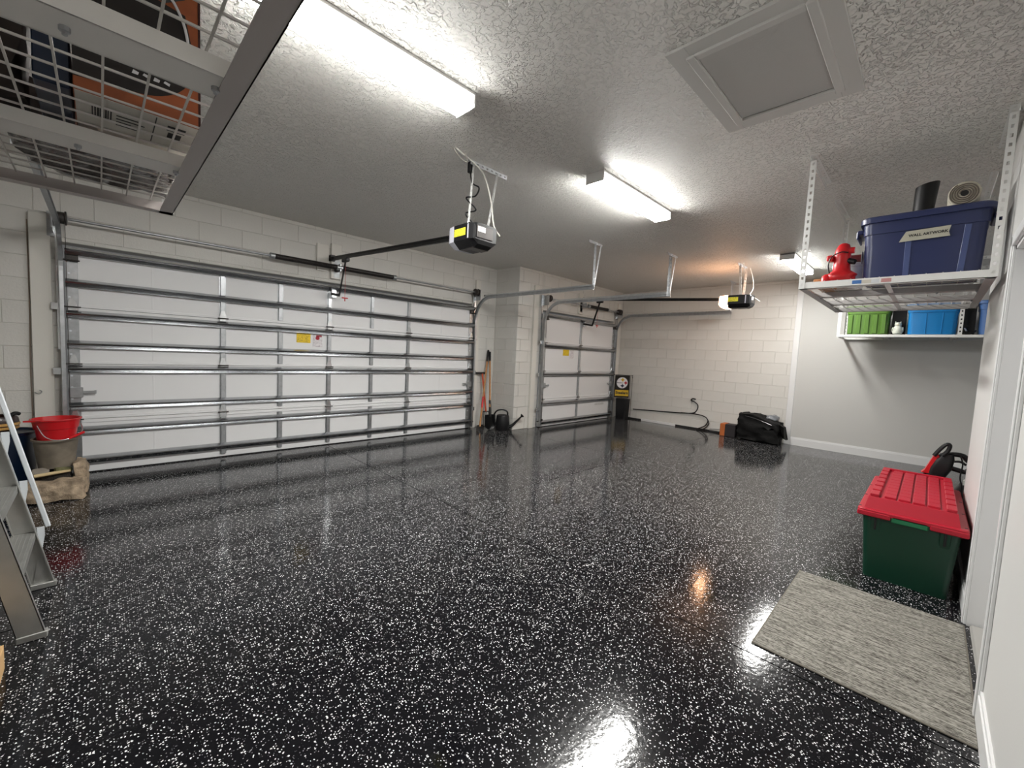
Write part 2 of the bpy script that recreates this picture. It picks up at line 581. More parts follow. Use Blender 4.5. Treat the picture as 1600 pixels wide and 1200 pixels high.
def text_obj(name, txt, m, parent, origin, xdir, ydir, size, depth=0.0006, bold=0.0):
    cu = bpy.data.curves.new('text', 'FONT')
    cu.body = txt
    cu.size = size
    cu.extrude = depth
    cu.offset = bold
    cu.align_x = 'CENTER'
    cu.align_y = 'CENTER'
    cu.resolution_u = 3
    tmp = bpy.data.objects.new('tmp', cu)
    COL.objects.link(tmp)
    dg = bpy.context.evaluated_depsgraph_get()
    me = bpy.data.meshes.new_from_object(tmp.evaluated_get(dg))
    bpy.data.objects.remove(tmp)
    x = V(xdir).normalized(); y = V(ydir).normalized(); z = x.cross(y)
    mm = Matrix((x, y, z)).transposed().to_4x4()
    mm.translation = V(origin) - root_off(parent)
    me.transform(mm)
    me.materials.clear()
    me.materials.append(m)
    me.name = name
    o = bpy.data.objects.new(name, me)
    COL.objects.link(o)
    o.parent = parent
    return o

# ------------------------------------------------------------------ room shell
# floor: slabs with saw-cut control joints between them
fl = struct(MB().box((XL, YA, -0.12), (XF + 0.1, YW + 0.2, -0.012)).build('floor', M_RUBBER), 'glossy black epoxy floor with white flakes')
G = 0.0035
xs = [XL, 2.40, 5.42, XF + 0.1]
ys = [YA, -2.88, YW + 0.2]
for i in range(3):
    for j in range(2):
        MB().box((xs[i] + G, ys[j] + G, -0.02), (xs[i + 1] - G, ys[j + 1] - G, 0.0)).build('slab', M_FLOOR, fl)

struct(MB().box((XL - 0.1, YA - 0.1, H), (XF + 0.1, YW + 0.2, H + 0.1)).build('ceiling', M_CEIL), 'grey knockdown-textured garage ceiling')

# painted concrete block walls: mortar core plus one object per block
BW, BH, BG = 0.4064, 0.2032, 0.005
BLK = {}
def block_mesh(wd, ht, p):
    key = (round(wd, 3), round(ht, 3))
    if key not in BLK:
        bm = bmesh.new()
        hw, hh, c = wd / 2 - BG / 2, ht / 2 - BG / 2, min(0.003, wd / 5, ht / 5)
        rings = [[(-hw, 0.012, -hh), (hw, 0.012, -hh), (hw, 0.012, hh), (-hw, 0.012, hh)],
                 [(-hw, -0.001, -hh), (hw, -0.001, -hh), (hw, -0.001, hh), (-hw, -0.001, hh)],
                 [(-hw + c, -0.004, -hh + c), (hw - c, -0.004, -hh + c), (hw - c, -0.004, hh - c), (-hw + c, -0.004, hh - c)]]
        rv = [[bm.verts.new(v) for v in r] for r in rings]
        for a, b in zip(rv, rv[1:]):
            for i in range(4):
                bm.faces.new((a[i], a[(i + 1) % 4], b[(i + 1) % 4], b[i]))
        bm.faces.new(rv[-1])
        me = bpy.data.meshes.new('block')
        bm.to_mesh(me); bm.free()
        me.materials.append(M_BLOCK)
        BLK[key] = me
    return BLK[key]

def blocks(parent, org, ang, length, z0, z1, phase=0.0):
    """fill a rectangle of wall with running-bond blocks; local +x runs along the wall, local -y faces the room"""
    org = V(org)
    d = V((math.cos(ang), math.sin(ang), 0))
    off = root_off(parent)
    k = int(math.floor(z0 / BH + 1e-6))
    while k * BH < z1 - 0.01:
        za, zb = max(z0, k * BH), min(z1, (k + 1) * BH)
        if zb - za > 0.03:
            s = phase - (BW / 2 if k % 2 else 0)
            s -= math.ceil(max(0, s) / BW) * BW
            while s < length:
                a, b = max(0, s), min(length, s + BW)
                if b - a > 0.03:
                    o = bpy.data.objects.new('block', block_mesh(b - a, zb - za, None))
                    COL.objects.link(o)
                    o.parent = parent
                    p = org + d * (a + b) / 2
                    o.location = V((p.x, p.y, (za + zb) / 2)) - off
                    o.rotation_euler = (0, 0, ang)
                s += BW
        k += 1

DDW = 4.877
wf = struct(MB().box((XL, YW + 0.005, 0), (-0.02, YW + 0.2, H))
            .box((-0.02, YW + 0.005, 2.2), (DDW + 0.02, YW + 0.2, H))
            .box((DDW + 0.02, YW + 0.005, 0), (XJ + 0.2, YW + 0.2, H)).build('wall_front', M_MORTAR), 'cream painted block wall around the wide garage door')
blocks(wf, (XL, YW + 0.004, 0), 0, 1.0 - 0.02, 0, H, 0.0)
blocks(wf, (-0.02, YW + 0.004, 0), 0, DDW + 0.04, 2.2, H, 0.22)
blocks(wf, (DDW + 0.02, YW + 0.004, 0), 0, XJ - DDW - 0.02, 0, H, 0.15)
wj = struct(MB().box((XJ + 0.005, YJ + 0.005, 0), (XJ + 0.2, YW + 0.01, H)).build('wall_return', M_MORTAR), 'block wall return between the two garage doors')
blocks(wj, (XJ + 0.004, YW, 0), -PI / 2, YW - YJ, 0, H, 0.1)
SX0, SX1 = 6.085, 8.535
SDY = YJ - 0.05
wg = struct(MB().box((XJ + 0.005, YJ + 0.005, 0), (SX0 - 0.02, YJ + 0.2, H))
            .box((SX0 - 0.02, YJ + 0.005, 2.2), (SX1 + 0.02, YJ + 0.2, H))
            .box((SX1 + 0.02, YJ + 0.005, 0), (XF + 0.1, YJ + 0.2, H)).build('wall_front_single', M_MORTAR), 'block wall around the narrow garage door')
blocks(wg, (XJ, YJ + 0.004, 0), 0, SX0 - 0.02 - XJ, 0, H, 0.3)
blocks(wg, (SX0 - 0.02, YJ + 0.004, 0), 0, SX1 - SX0 + 0.04, 2.2, H, 0.25)
blocks(wg, (SX1 + 0.02, YJ + 0.004, 0), 0, XF - SX1 - 0.02, 0, H, 0.1)
YT = -3.97        # trim board where block meets drywall
wr = struct(MB().box((XF + 0.005, YT - 0.05, 0), (XF + 0.2, YJ + 0.1, H)).build('wall_right', M_MORTAR), 'cream painted block wall at the far end')
blocks(wr, (XF + 0.004, YJ, 0), -PI / 2, YJ - YT, 0, H, 0.125)
struct(MB().box((XF, YA - 0.1, 0), (XF + 0.2, YT - 0.02, H)).build('wall_right_drywall', M_DRY), 'smooth white drywall beside the far block wall')
struct(MB().box((XF - 0.02, YT - 0.09, 0), (XF + 0.01, YT, H), 0.004).build('trim_1', M_TRIM), 'white vertical trim board where block meets drywall')
struct(MB().box((XF - 0.018, YA, 0), (XF, YT - 0.09, 0.115)).box((XF - 0.012, YA, 0.115), (XF, YT - 0.09, 0.128))
       .box((XF - 0.007, YA, 0.128), (XF, YT - 0.09, 0.14)).build('baseboard_right', M_TRIM), 'white baseboard along the far drywall')
struct(MB().box((XL - 0.1, YB - 0.3, 0), (XL, YW + 0.2, H)).build('wall_left', M_DRY), 'left garage wall')
# house wall with its doorway, then the alcove
DX0, DX1, DZ = 2.74, 3.60, 2.05
struct(MB().box((XL - 0.1, YB - 0.15, 0), (DX0, YB, H)).box((DX0, YB - 0.15, DZ), (DX1, YB, H))
       .box((DX1, YB - 0.15, 0), (XA, YB, H)).box((XA - 0.15, YA, 0), (XA, YB - 0.15, H))
       .box((XA - 0.15, YA - 0.1, 0), (XF + 0.1, YA, H)).build('wall_house', M_HOUSE), 'smooth white house wall with the entry door')
d3 = struct(MB().box((DX0 + 0.02, YB - 0.15, 0.02), (DX1 - 0.02, YB - 0.11, DZ - 0.02)).build('door_3', M_TRIM), 'white house entry door')
for zz0, zz1 in ((0.2, 0.85), (1.0, 1.85)):
    for xx in (DX0 + 0.13, DX0 + 0.48):
        MB().box((xx, YB - 0.112, zz0), (xx + 0.26, YB - 0.104, zz1), 0.004).build('raised_panel', M_TRIM, d3)
MB().cyl((DX0 + 0.1, YB - 0.11, 0.95), (DX0 + 0.1, YB - 0.06, 0.95), 0.012, 12).lathe([(0.012, 0), (0.028, 0.008), (0.03, 0.02), (0.02, 0.034), (0.004, 0.038)], (DX0 + 0.1, YB - 0.075, 0.95), 16, (0, 1, 0)).build('door_knob', M_GALV, d3, True)
# jambs and stop, casings, threshold
struct(MB().box((DX1 - 0.02, YB - 0.15, 0), (DX1, YB, DZ)).box((DX1 - 0.032, YB - 0.105, 0), (DX1 - 0.02, YB - 0.08, DZ))
       .box((DX0, YB - 0.15, 0), (DX0 + 0.02, YB, DZ)).box((DX0, YB - 0.15, DZ - 0.02), (DX1, YB, DZ)).build('trim_2', M_TRIM), 'white door jamb of the entry door')
def casing(x0, x1, z0, z1, nm, lb):
    m_ = MB()
    m_.box((x0, YB, z0), (x1, YB + 0.012, z1), 0.002)
    m_.box((x0 + 0.008, YB + 0.012, z0), (x1 - 0.03, YB + 0.018, z1 - (0.008 if x1 - x0 > 0.3 else 0)), 0.002)
    return struct(m_.build(nm, M_TRIM), lb)
casing(DX1 - 0.01, DX1 + 0.06, 0, DZ + 0.06, 'trim_3', 'white casing on the far side of the entry door')
casing(DX0 - 0.06, DX0 + 0.01, 0, DZ + 0.06, 'trim_4', 'white casing on the near side of the entry door')
casing(DX0 - 0.06, DX1 + 0.06, DZ, DZ + 0.062, 'trim_5', 'white casing over the entry door')
struct(MB().prism([(DX0 + 0.02, YB - 0.15, 0.001), (DX0 + 0.02, YB - 0.012, 0.001), (DX0 + 0.02, YB - 0.02, 0.016), (DX0 + 0.02, YB - 0.15, 0.022)], (DX1 - DX0 - 0.052, 0, 0)).build('trim_6', M_THRESH), 'grey door threshold by the rug')
def base(x0, x1, nm, lb):
    return struct(MB().box((x0, YB, 0.0), (x1, YB + 0.013, 0.105)).box((x0, YB, 0.105), (x1, YB + 0.008, 0.125)).build(nm, M_TRIM), lb)
base(XL, DX0 - 0.061, 'baseboard_house', 'white baseboard in front of the entry door')
base(DX1 + 0.061, XA, 'baseboard_house_far', 'white baseboard behind the red and green tote')
struct(MB().box((XA, YA, 0.0), (XA + 0.013, YB + 0.013, 0.12)).build('baseboard_alcove', M_TRIM), 'white baseboard round the alcove corner')

# painted boards beside and over the garage doors
k = 7
def board(a, b, lb, m=M_BOARD):
    global k
    o = struct(MB().box(a, b, 0.003).build('trim_%d' % k, m), lb)
    k += 1
    return o
board((-0.215, YW - 0.04, 0), (-0.085, YW, 2.42), 'cream board left of the wide garage door')
board((4.935, YW - 0.04, 0), (5.04, YW, 2.62), 'cream board right of the wide garage door')
board((5.83, YJ - 0.04, 0), (5.945, YJ, 2.62), 'cream board left of the narrow garage door')
board((8.665, YJ - 0.04, 0), (8.77, YJ, 2.62), 'cream board right of the narrow garage door')
board((2.25, YW - 0.03, 2.33), (2.40, YW, 2.68), 'left cream pad board over the wide garage door')
board((2.43, YW - 0.04, 2.25), (2.57, YW, 2.71), 'right cream pad board over the wide garage door')
board((7.17, YJ - 0.04, 2.24), (7.30, YJ, 2.66), 'cream pad board over the narrow garage door')

# ------------------------------------------------------------------ sectional garage doors
SEC = 2.134 / 4
def strut(parent, x0, x1, y, z):
    """horizontal hat-channel reinforcing strut"""
    p = [(x0, y, z + 0.036), (x0, y - 0.010, z + 0.036), (x0, y - 0.050, z + 0.013), (x0, y - 0.056, z + 0.006),
         (x0, y - 0.048, z - 0.006), (x0, y - 0.020, z - 0.036), (x0, y, z - 0.038)]
    return MB().prism(p, (x1 - x0, 0, 0)).build('strut', M_STRUT, parent)

def garage_door(nm, lb, x0, x1, yp, struts, stiles, hinges, seams, latch_z):
    root = bpy.data.objects.new(nm, None)
    COL.objects.link(root)
    root.location = V(((x0 + x1) / 2, yp, 0))
    OFF[root.name] = V(root.location)
    root['kind'] = 'structure'
    root['label'] = lb
    secs = []
    for i in range(4):
        z0, z1 = i * SEC + (0.012 if i == 0 else 0.002), (i + 1) * SEC - 0.002
        m_ = MB().box((x0, yp, z0), (x1, yp + 0.045, z1), 0.002)
        # turned edges at the joints
        if i > 0:
            m_.box((x0 + 0.002, yp - 0.010, z0), (x1 - 0.002, yp + 0.01, z0 + 0.028), 0.003)
        m_.box((x0 + 0.002, yp - 0.010, z1 - 0.034), (x1 - 0.002, yp + 0.01, z1), 0.003)
        sec = m_.build('door_section', M_DOOR, root)
        secs.append(sec)
        for xs_ in stiles:
            m2 = MB()
            zz0, zz1 = z0 + 0.03, z1 - 0.03
            m2.box((xs_ - 0.032, yp - 0.003, zz0), (xs_ + 0.032, yp + 0.001, zz1))
            m2.box((xs_ - 0.022, yp - 0.022, zz0), (xs_ + 0.022, yp - 0.002, zz1), 0.003)
            m2.build('stile', M_GALVD, sec)
        for xs_ in (x0 + 0.042, x1 - 0.042):
            m2 = MB().box((xs_ - 0.042, yp - 0.014, z0 + 0.002), (xs_ + 0.042, yp + 0.001, z1 - 0.002), 0.002)
            m2.build('end_stile', M_GALVD, sec)
            for q in range(4):   # punched bolt heads
                zz = z0 + 0.09 + q * 0.11
                MB().cyl((xs_ - 0.015, yp - 0.013, zz), (xs_ - 0.015, yp - 0.019, zz), 0.009, 8).build('bolt', M_ALUP, sec)
        for xs_ in seams:
            MB().box((xs_ - 0.006, yp - 0.003, z0 + 0.04), (xs_ + 0.006, yp + 0.001, z1 - 0.04), 0.001).build('seam', M_DOOR, sec)
        if i > 0:
            for xs_ in hinges:
                m2 = MB()
                m2.prism([(xs_ - 0.034, yp - 0.024, z0 + 0.0), (xs_ + 0.034, yp - 0.024, z0 + 0.0), (xs_ + 0.018, yp - 0.024, z0 + 0.085), (xs_ - 0.018, yp - 0.024, z0 + 0.085)], (0, -0.005, 0))
                m2.box((xs_ - 0.03, yp - 0.029, z0 - 0.06), (xs_ + 0.03, yp - 0.024, z0 - 0.006))
                m2.build('hinge', M_GALV, sec)
                MB().cyl((xs_ - 0.05, yp - 0.034, z0), (xs_ + 0.05, yp - 0.034, z0), 0.008, 8).build('hinge_pin', M_DARKST, sec)
            for sg, xe in ((1, x0), (-1, x1)):
                m2 = MB()
                xa = xe + sg * 0.042
                m2.prism([(xa - 0.036, yp - 0.016, z0 - 0.01), (xa + 0.036, yp - 0.016, z0 - 0.01), (xa + 0.014, yp - 0.016, z0 + 0.085), (xa - 0.014, yp - 0.016, z0 + 0.085)], (0, -0.012, 0))
                m2.box((xa - 0.036, yp - 0.03, z0 - 0.05), (xa + 0.036, yp - 0.016, z0 - 0.014))
                m2.build('end_hinge', M_GALV, sec)
                MB().cyl((xe - sg * 0.03, yp - 0.036, z0), (xe + sg * 0.10, yp - 0.036, z0), 0.006, 8).build('roller_shaft', M_DARKST, sec)
    for z in struts:
        strut(secs[min(3, int((z + 0.005) / SEC))], x0 + 0.005, x1 - 0.005, yp - 0.023, z)
    # bottom weather seal
    MB().box((x0, yp + 0.002, 0.0005), (x1, yp + 0.04, 0.013), 0.003).build('bottom_seal', M_RUBBER, root)
    # slide latches
    for sg, xe in ((1, x0), (-1, x1)):
        m2 = MB().box((xe + sg * 0.01, yp - 0.05, latch_z - 0.05), (xe + sg * 0.10, yp - 0.014, latch_z + 0.045), 0.004)
        m2.bar((xe + sg * 0.10, yp - 0.035, latch_z), (xe + sg * 0.185, yp - 0.035, latch_z), 0.02, 0.022)
        m2.box((xe + sg * 0.175, yp - 0.055, latch_z - 0.016), (xe + sg * 0.19, yp - 0.02, latch_z + 0.016))
        m2.build('slide_latch', M_GALVD, secs[1])
        MB().box((xe - sg * 0.005, yp - 0.05, 0.10), (xe + sg * 0.07, yp - 0.012, 0.16), 0.004).cyl((xe - sg * 0.07, yp - 0.03, 0.12), (xe + sg * 0.05, yp - 0.03, 0.12), 0.012, 8).build('bottom_bracket', M_DARKST, secs[0])
    for sg, xe in ((1, x0), (-1, x1)):
        MB().box((xe + sg * 0.01, yp - 0.05, 2.02), (xe + sg * 0.09, yp - 0.012, 2.075), 0.003).cyl((xe - sg * 0.03, yp - 0.05, 2.03), (xe + sg * 0.1, yp - 0.05, 2.03), 0.007, 8).build('top_bracket', M_DARKST, secs[3])
    return root, secs

dd, dsec = garage_door('door_1', 'wide white double garage door, closed, with eight galvanised struts', 0.0, DDW, 0.0,
                       [2.115, 1.825, 1.535, 1.255, 1.02, 0.665, 0.43, 0.14], [1.22, 1.815, 2.41, 3.012, 3.608], [1.22, 2.41, 3.608],
                       [0.615, 4.22], 0.80)
part_label(MB().box((2.005, -0.003, 1.375), (2.175, 0.0, 1.495)).build('warning_sticker', M_YEL, dsec[2]), 'yellow warning sticker')
part_label(MB().box((2.205, -0.003, 1.325), (2.322, 0.0, 1.492)).build('instruction_sticker', M_LAB, dsec[2]), 'white instruction sticker')
MB().box((2.245, -0.004, 1.462), (2.315, -0.003, 1.482)).lathe([(0.026, 0), (0.026, 0.001)], (2.262, -0.003, 1.445), 16, (0, -1, 0)).build('sticker_emblem', M_FRED, dsec[2])
part_label(MB().box((4.19, -0.003, 0.35), (4.42, 0.0, 0.385)).build('rating_sticker', M_LABF, dsec[0]), 'faint printed rating sticker')
sd, ssec = garage_door('door_2', 'narrow white single garage door, closed, left of the far corner', SX0, SX1, SDY,
                       [2.105, 1.545, 1.01, 0.455, 0.10], [7.255], [7.255], [], 0.80)
part_label(MB().box((6.71, SDY - 0.003, 1.375), (6.90, SDY, 1.495)).build('warning_sticker', M_YEL, ssec[2]), 'yellow warning sticker')
part_label(MB().box((6.935, SDY - 0.003, 1.325), (7.055, SDY, 1.492)).build('instruction_sticker', M_LAB, ssec[2]), 'white instruction sticker')
part_label(MB().box((7.92, SDY - 0.003, 0.325), (8.27, SDY, 0.375)).build('rating_sticker', M_LABF, ssec[0]), 'faint printed rating sticker')

# ------------------------------------------------------------------ torsion shafts above the doors
def spring(mb, x0, x1, y, z, r, turns):
    n = turns * 10
    pts = [(x0 + (x1 - x0) * i / n, y + r * math.cos(2 * PI * turns * i / n), z + r * math.sin(2 * PI * turns * i / n)) for i in range(n + 1)]
    mb.tube(pts, 0.0055, 5)
def torsion(label, x0, x1, y, z, springs, xc):
    t = thing('torsion_shaft', label, 'spring shaft', ((x0 + x1) / 2, y, z - 0.06))
    MB().cyl((x0 - 0.06, y, z), (x1 + 0.06, y, z), 0.0127, 12).build('shaft', M_GALVD, t, True)
    for a, b in springs:
        m_ = MB(); spring(m_, a, b, y, z, 0.028, int((b - a) / 0.0125))
        m_.cyl((a, y, z), (b, y, z), 0.024, 12)
        m_.build('spring', M_DARKST, t, True)
        for e in (a, b):
            MB().cyl((e - 0.025, y, z), (e + 0.025, y, z), 0.036, 14).build('winding_cone', M_GALVD, t, True)
    for xd in (x0, x1):
        MB().lathe([(0.06, -0.035), (0.06, -0.03), (0.052, -0.028), (0.052, 0.02), (0.062, 0.025), (0.062, 0.035), (0.03, 0.04)], (xd, y, z), 24, (1, 0, 0)).build('cable_drum', M_DARKST, t, True)
    for xd in (x0 - 0.055, x1 + 0.055):
        MB().box((xd - 0.004, y - 0.05, z - 0.13), (xd + 0.004, y + (YW + 0.1 if False else 0.13), z + 0.05)).box((xd - 0.04, y + 0.10, z - 0.16), (xd + 0.04, y + 0.108, z + 0.06)).build('end_bearing_plate', M_GALVD, t)
    MB().box((xc - 0.004, y - 0.03, z - 0.05), (xc + 0.004, y + 0.11, z + 0.05)).box((xc - 0.04, y + 0.10, z - 0.12), (xc + 0.04, y + 0.108, z + 0.12)).build('centre_bracket', M_GALVD, t)
    return t
torsion('long spring shaft over the wide garage door', -0.01, 4.86, -0.09, 2.39, [(1.70, 2.485), (2.525, 3.30)], 2.505)
torsion('short spring shaft over the narrow garage door', 6.10, 8.55, SDY - 0.09, 2.41, [(7.36, 8.08)], 7.24)

# ------------------------------------------------------------------ curved roller tracks with hangers
def track(label, x, yv, yend, zt, inward, bar_side, group=None):
    """steel C-track: vertical, quarter bend, horizontal run back to a perforated hanger"""
    R = 0.38
    t = thing('door_track', label, 'garage door track', (x, yv, 0), group)
    path = [V((x, yv, 0.03)), V((x, yv, zt - R))]
    for i in range(1, 13):
        a = PI / 2 * i / 12
        path.append(V((x, yv - R + R * math.cos(a), zt - R + R * math.sin(a))))
    path.append(V((x, yend, zt)))
    s = inward
    prof = [(0.022 * s, 0.026), (-0.004 * s, 0.028), (-0.008 * s, 0.02), (-0.008 * s, -0.02), (-0.004 * s, -0.028), (0.022 * s, -0.026),
            (0.022 * s, -0.022), (-0.002 * s, -0.024), (-0.005 * s, -0.018), (-0.005 * s, 0.018), (-0.002 * s, 0.024), (0.022 * s, 0.022)]
    MB().sweep(path, prof, (1, 0, 0)).build('rail', M_GALVD, t)
    m_ = MB()
    xo = x - s * 0.012
    m_.bar((xo, yend + 0.02, zt + 0.03), (xo, yv - 0.18, zt + 0.03), 0.003, 0.03)   # stiffening angle
    m_.bar((xo, yv + 0.045, 1.2), (xo, yv + 0.045, 2.3), 0.028, 0.003, (0, 1, 0))
    m_.build('angle_iron', M_GALV, t)
    for zb in (0.35, 1.0, 1.6):
        MB().box((min(xo, xo - s * 0.05), yv + 0.01, zb - 0.03), (max(xo, xo - s * 0.05), yv + 0.05, zb + 0.03)).build('jamb_bracket', M_GALV, t)
    h = MB()
    yh = yend + 0.04
    h.angle((xo - s * 0.004, yh, zt - 0.02), (xo - s * 0.004, yh, H - 0.022), (-s, 0, 0), (0, -1, 0), 0.032, 0.05)
    h.build('hanger', M_ZINC, t)
    h2 = MB()
    h2.perf((xo + bar_side * 0.02, yh - 0.02, zt + 0.02), (xo + bar_side * 0.11, yh - 0.03, H - 0.024), (1, 0, 0), 0.026, 0.002, 0.05)
    h2.build('brace', M_ZINC, t)
    h3 = MB()
    h3.angle((x - 0.15 * 1, yh - 0.03, H - 0.001), (x + 0.15, yh - 0.03, H - 0.001), (0, 1, 0), (0, 0, -1), 0.03, 0.05)
    h3.build('ceiling_angle', M_ZINC, t)
    return t
track('left steel track of the wide garage door', -0.03, -0.035, -2.47, 2.30, 1, 1)
track('right steel track of the wide garage door', 4.91, -0.035, -2.47, 2.30, -1, 1)
track('left steel track of the narrow garage door', 6.055, SDY - 0.035, -3.0, 2.32, 1, 1)
track('right steel track of the narrow garage door', 8.57, SDY - 0.035, -3.02, 2.32, -1, -1)
# flag brackets joining track tops to the drums come with the shaft; lift cables
def cable(label, x, y, z1):
    tag(MB().cyl((x, y, 0.1), (x, y, z1), 0.0025, 6).build('lift_cable', M_DARKST), label, 'cable')
cable('thin dark lift cable at left edge of the wide garage door', 0.012, -0.06, 2.34)
cable('thin dark lift cable at right edge of the wide garage door', 4.862, -0.06, 2.34)
cable('thin dark lift cable at left edge of the narrow garage door', 6.10, SDY - 0.06, 2.36)
cable('thin dark lift cable at right edge of the narrow garage door', 8.53, SDY - 0.06, 2.36)

# ------------------------------------------------------------------ garage door openers
def opener(label, x, yhead, zhead, yb0, yb1, zb0, zb1, lit, wx, arm_end, brx):
    """motor box at the rear of a black T-rail; yb0 front of box, yb1 rear"""
    t = thing('garage_door_opener', label, 'door opener', (x, (yb0 + yb1) / 2, zb0))
    zr = zb1 - 0.02
    # rail
    m_ = MB()
    p0, p1 = V((x, yhead, zhead)), V((x, yb0 + 0.02, zr))
    m_.bar(p0, p1, 0.032, 0.012)
    m_.bar(p0 - V((0, 0, 0.022)), p1 - V((0, 0, 0.022)), 0.010, 0.04)
    m_.bar(p0 - V((0, 0, 0.036)), p1 - V((0, 0, 0.036)), 0.024, 0.008)
    m_.build('rail', M_BLACKM, t)
    MB().box((x - 0.03, yhead - 0.02, zhead - 0.05), (x + 0.03, yhead + 0.05, zhead + 0.03), 0.004).build('header_bracket', M_BLACKM, t)
    # trolley and bent arm down to the door
    ty = yhead - 0.42
    tz = zhead + (zr - zhead) * (yhead - ty) / (yhead - yb0) - 0.05
    MB().box((x - 0.025, ty - 0.07, tz - 0.035), (x + 0.025, ty + 0.07, tz + 0.01), 0.006).build('trolley', M_BLACKP, t)
    ae = V(arm_end)
    arm = MB()
    kx = V((x, ae.y - 0.19, ae.z - 0.03))
    arm.bar((x, ty, tz - 0.02), kx, 0.008, 0.034, (0, 1, 0))
    arm.bar(kx + V((0, -0.012, 0)), ae, 0.008, 0.034, (0, 0, 1))
    arm.build('door_arm', M_BLACKM, t)
    MB().box((x - 0.03, ae.y - 0.03, ae.z - 0.05), (x + 0.03, ae.y + 0.02, ae.z + 0.05), 0.004).build('door_bracket', M_GALV, t)
    # red release cord with T handle
    hz = tz - 0.48
    part_label(MB().cyl((x + 0.02, ty + 0.05, tz - 0.03), (x + 0.02, ty + 0.05, hz), 0.002, 6).build('release_cord', M_RED, t), 'thin red release cord')
    part_label(MB().bar((x - 0.02, ty + 0.05, hz), (x + 0.06, ty + 0.05, hz), 0.014, 0.016, bevel=0.004).cyl((x + 0.02, ty + 0.05, hz - 0.04), (x + 0.02, ty + 0.05, hz), 0.006, 6).build('release_handle', M_RED, t), 'red release handle')
    # motor housing
    hw = wx / 2
    yl = yb0 - (yb0 - yb1) * 0.31
    zm = zb0 + (zb1 - zb0) * 0.30
    def ring(y, ins, zi):
        return [V((x - hw + ins, y, zm)), V((x - hw * 0.55, y, zb0 + zi)), V((x + hw * 0.55, y, zb0 + zi)), V((x + hw - ins, y, zm)), V((x + hw - ins, y, zb1 - ins)), V((x + hw - ins - 0.02, y, zb1)), V((x - hw + ins + 0.02, y, zb1)), V((x - hw + ins, y, zb1 - ins))]
    m_ = MB()
    m_.ring_loft([ring(yl, 0, 0), ring(yb1 + 0.05, 0, 0), ring(yb1 + 0.012, 0.012, 0.02), ring(yb1, 0.03, 0.05)])
    body = m_.build('motor_housing', M_BLACKP, t)
    m_ = MB()
    m_.box((x - hw * 0.6, yl - 0.1, zb0 - 0.004), (x + hw * 0.6, yb1 + 0.06, zb0 + 0.002), 0.002)
    m_.build('vent_panel', M_DARKST, body)
    MB().box((x - hw * 0.72, yb1 - 0.006, zm + 0.01), (x + hw * 0.5, yb1 + 0.004, zb1 - 0.02), 0.003).build('rear_panel', M_DARKST, body)
    part_label(MB().box((x - hw * 0.68, yb1 - 0.009, zm + 0.055), (x - hw * 0.1, yb1 - 0.005, zb1 - 0.03)).build('rating_label', M_LAB, body), 'white rating label')
    part_label(MB().box((x - hw - 0.002, yb1 + 0.058, zm + 0.005), (x - hw + 0.003, yb1 + 0.072, zb1 - 0.01)).build('chrome_strip', M_GREYP, body), 'pale grey strip')
    part_label(MB().box((x - hw - 0.002, yl - 0.15, zm + 0.035), (x - hw + 0.003, yl - 0.006, zb1 - 0.032)).build('warning_label', M_YEL2, body), 'yellow warning label')
    # light cover at the door end
    m_ = MB()
    m_.ring_loft([ring(yl + 0.001, 0, 0), ring(yb0 - 0.05, 0.004, 0.008), ring(yb0 - 0.018, 0.02, 0.03), ring(yb0, 0.05, 0.06)])
    part_label(m_.build('light_cover', M_BULB if lit else M_GREYP, t), 'glowing warm light cover' if lit else 'pale grey light cover')
    # hanging straps
    yb = (yb0 + yb1) / 2 - 0.07
    MB().angle((x + brx[0], yb, H - 0.001), (x + brx[1], yb, H - 0.001), (0, 1, 0), (0, 0, -1), 0.034, 0.05).build('ceiling_angle', M_ZINC, t)
    for sg in (-1, 1):
        top = V((x + (brx[0] * 0.72 if sg < 0 else brx[1] * 0.62), yb - 0.004, H - 0.02))
        MB().perf((x + sg * (hw * 0.8), yb + 0.01 * sg, zb1 - 0.015), top, (0.25, 1, 0), 0.036, 0.002, 0.05).build('strap', M_WHITEM, t)
        MB().box((x + sg * hw * 0.8 - 0.02, yb - 0.03, zb1 - 0.004), (x + sg * hw * 0.8 + 0.02, yb + 0.03, zb1 + 0.012), 0.002).build('mount', M_GALV, t)
    return t, yb
def bez(pts, n=8):
    """smooth curve through points (Catmull-Rom)"""
    P_ = [V(p) for p in pts]
    out = []
    for i in range(len(P_) - 1):
        a = P_[max(i - 1, 0)]; b = P_[i]; c = P_[i + 1]; d = P_[min(i + 2, len(P_) - 1)]
        for q in range(n):
            u = q / n
            out.append(0.5 * ((2 * b) + (c - a) * u + (2 * a - 5 * b + 4 * c - d) * u * u + (3 * b - a - 3 * c + d) * u ** 3))
    out.append(P_[-1])
    return out
op1, yb_ = opener('black door opener with unlit pale lens over the middle of the garage', 2.44, 0.0, 2.525, -2.76, -3.12, 2.205, 2.385, False, 0.27, (2.41, -0.05, 2.04), (-0.10, 0.30))
MB().tube(bez([(2.13, -3.09, 2.88), (2.20, -3.10, 2.85), (2.27, -3.06, 2.865), (2.36, -3.03, 2.86), (2.47, -3.03, 2.80), (2.53, -3.06, 2.60), (2.55, -3.08, 2.42), (2.59, -3.12, 2.33)]), 0.006, 6).build('signal_wire', M_CAB, op1, True)
MB().tube(bez([(2.12, -3.07, 2.885), (2.21, -3.03, 2.86), (2.28, -3.04, 2.84), (2.20, -3.12, 2.85)]), 0.005, 6).build('loose_wire', M_CAB, op1, True)
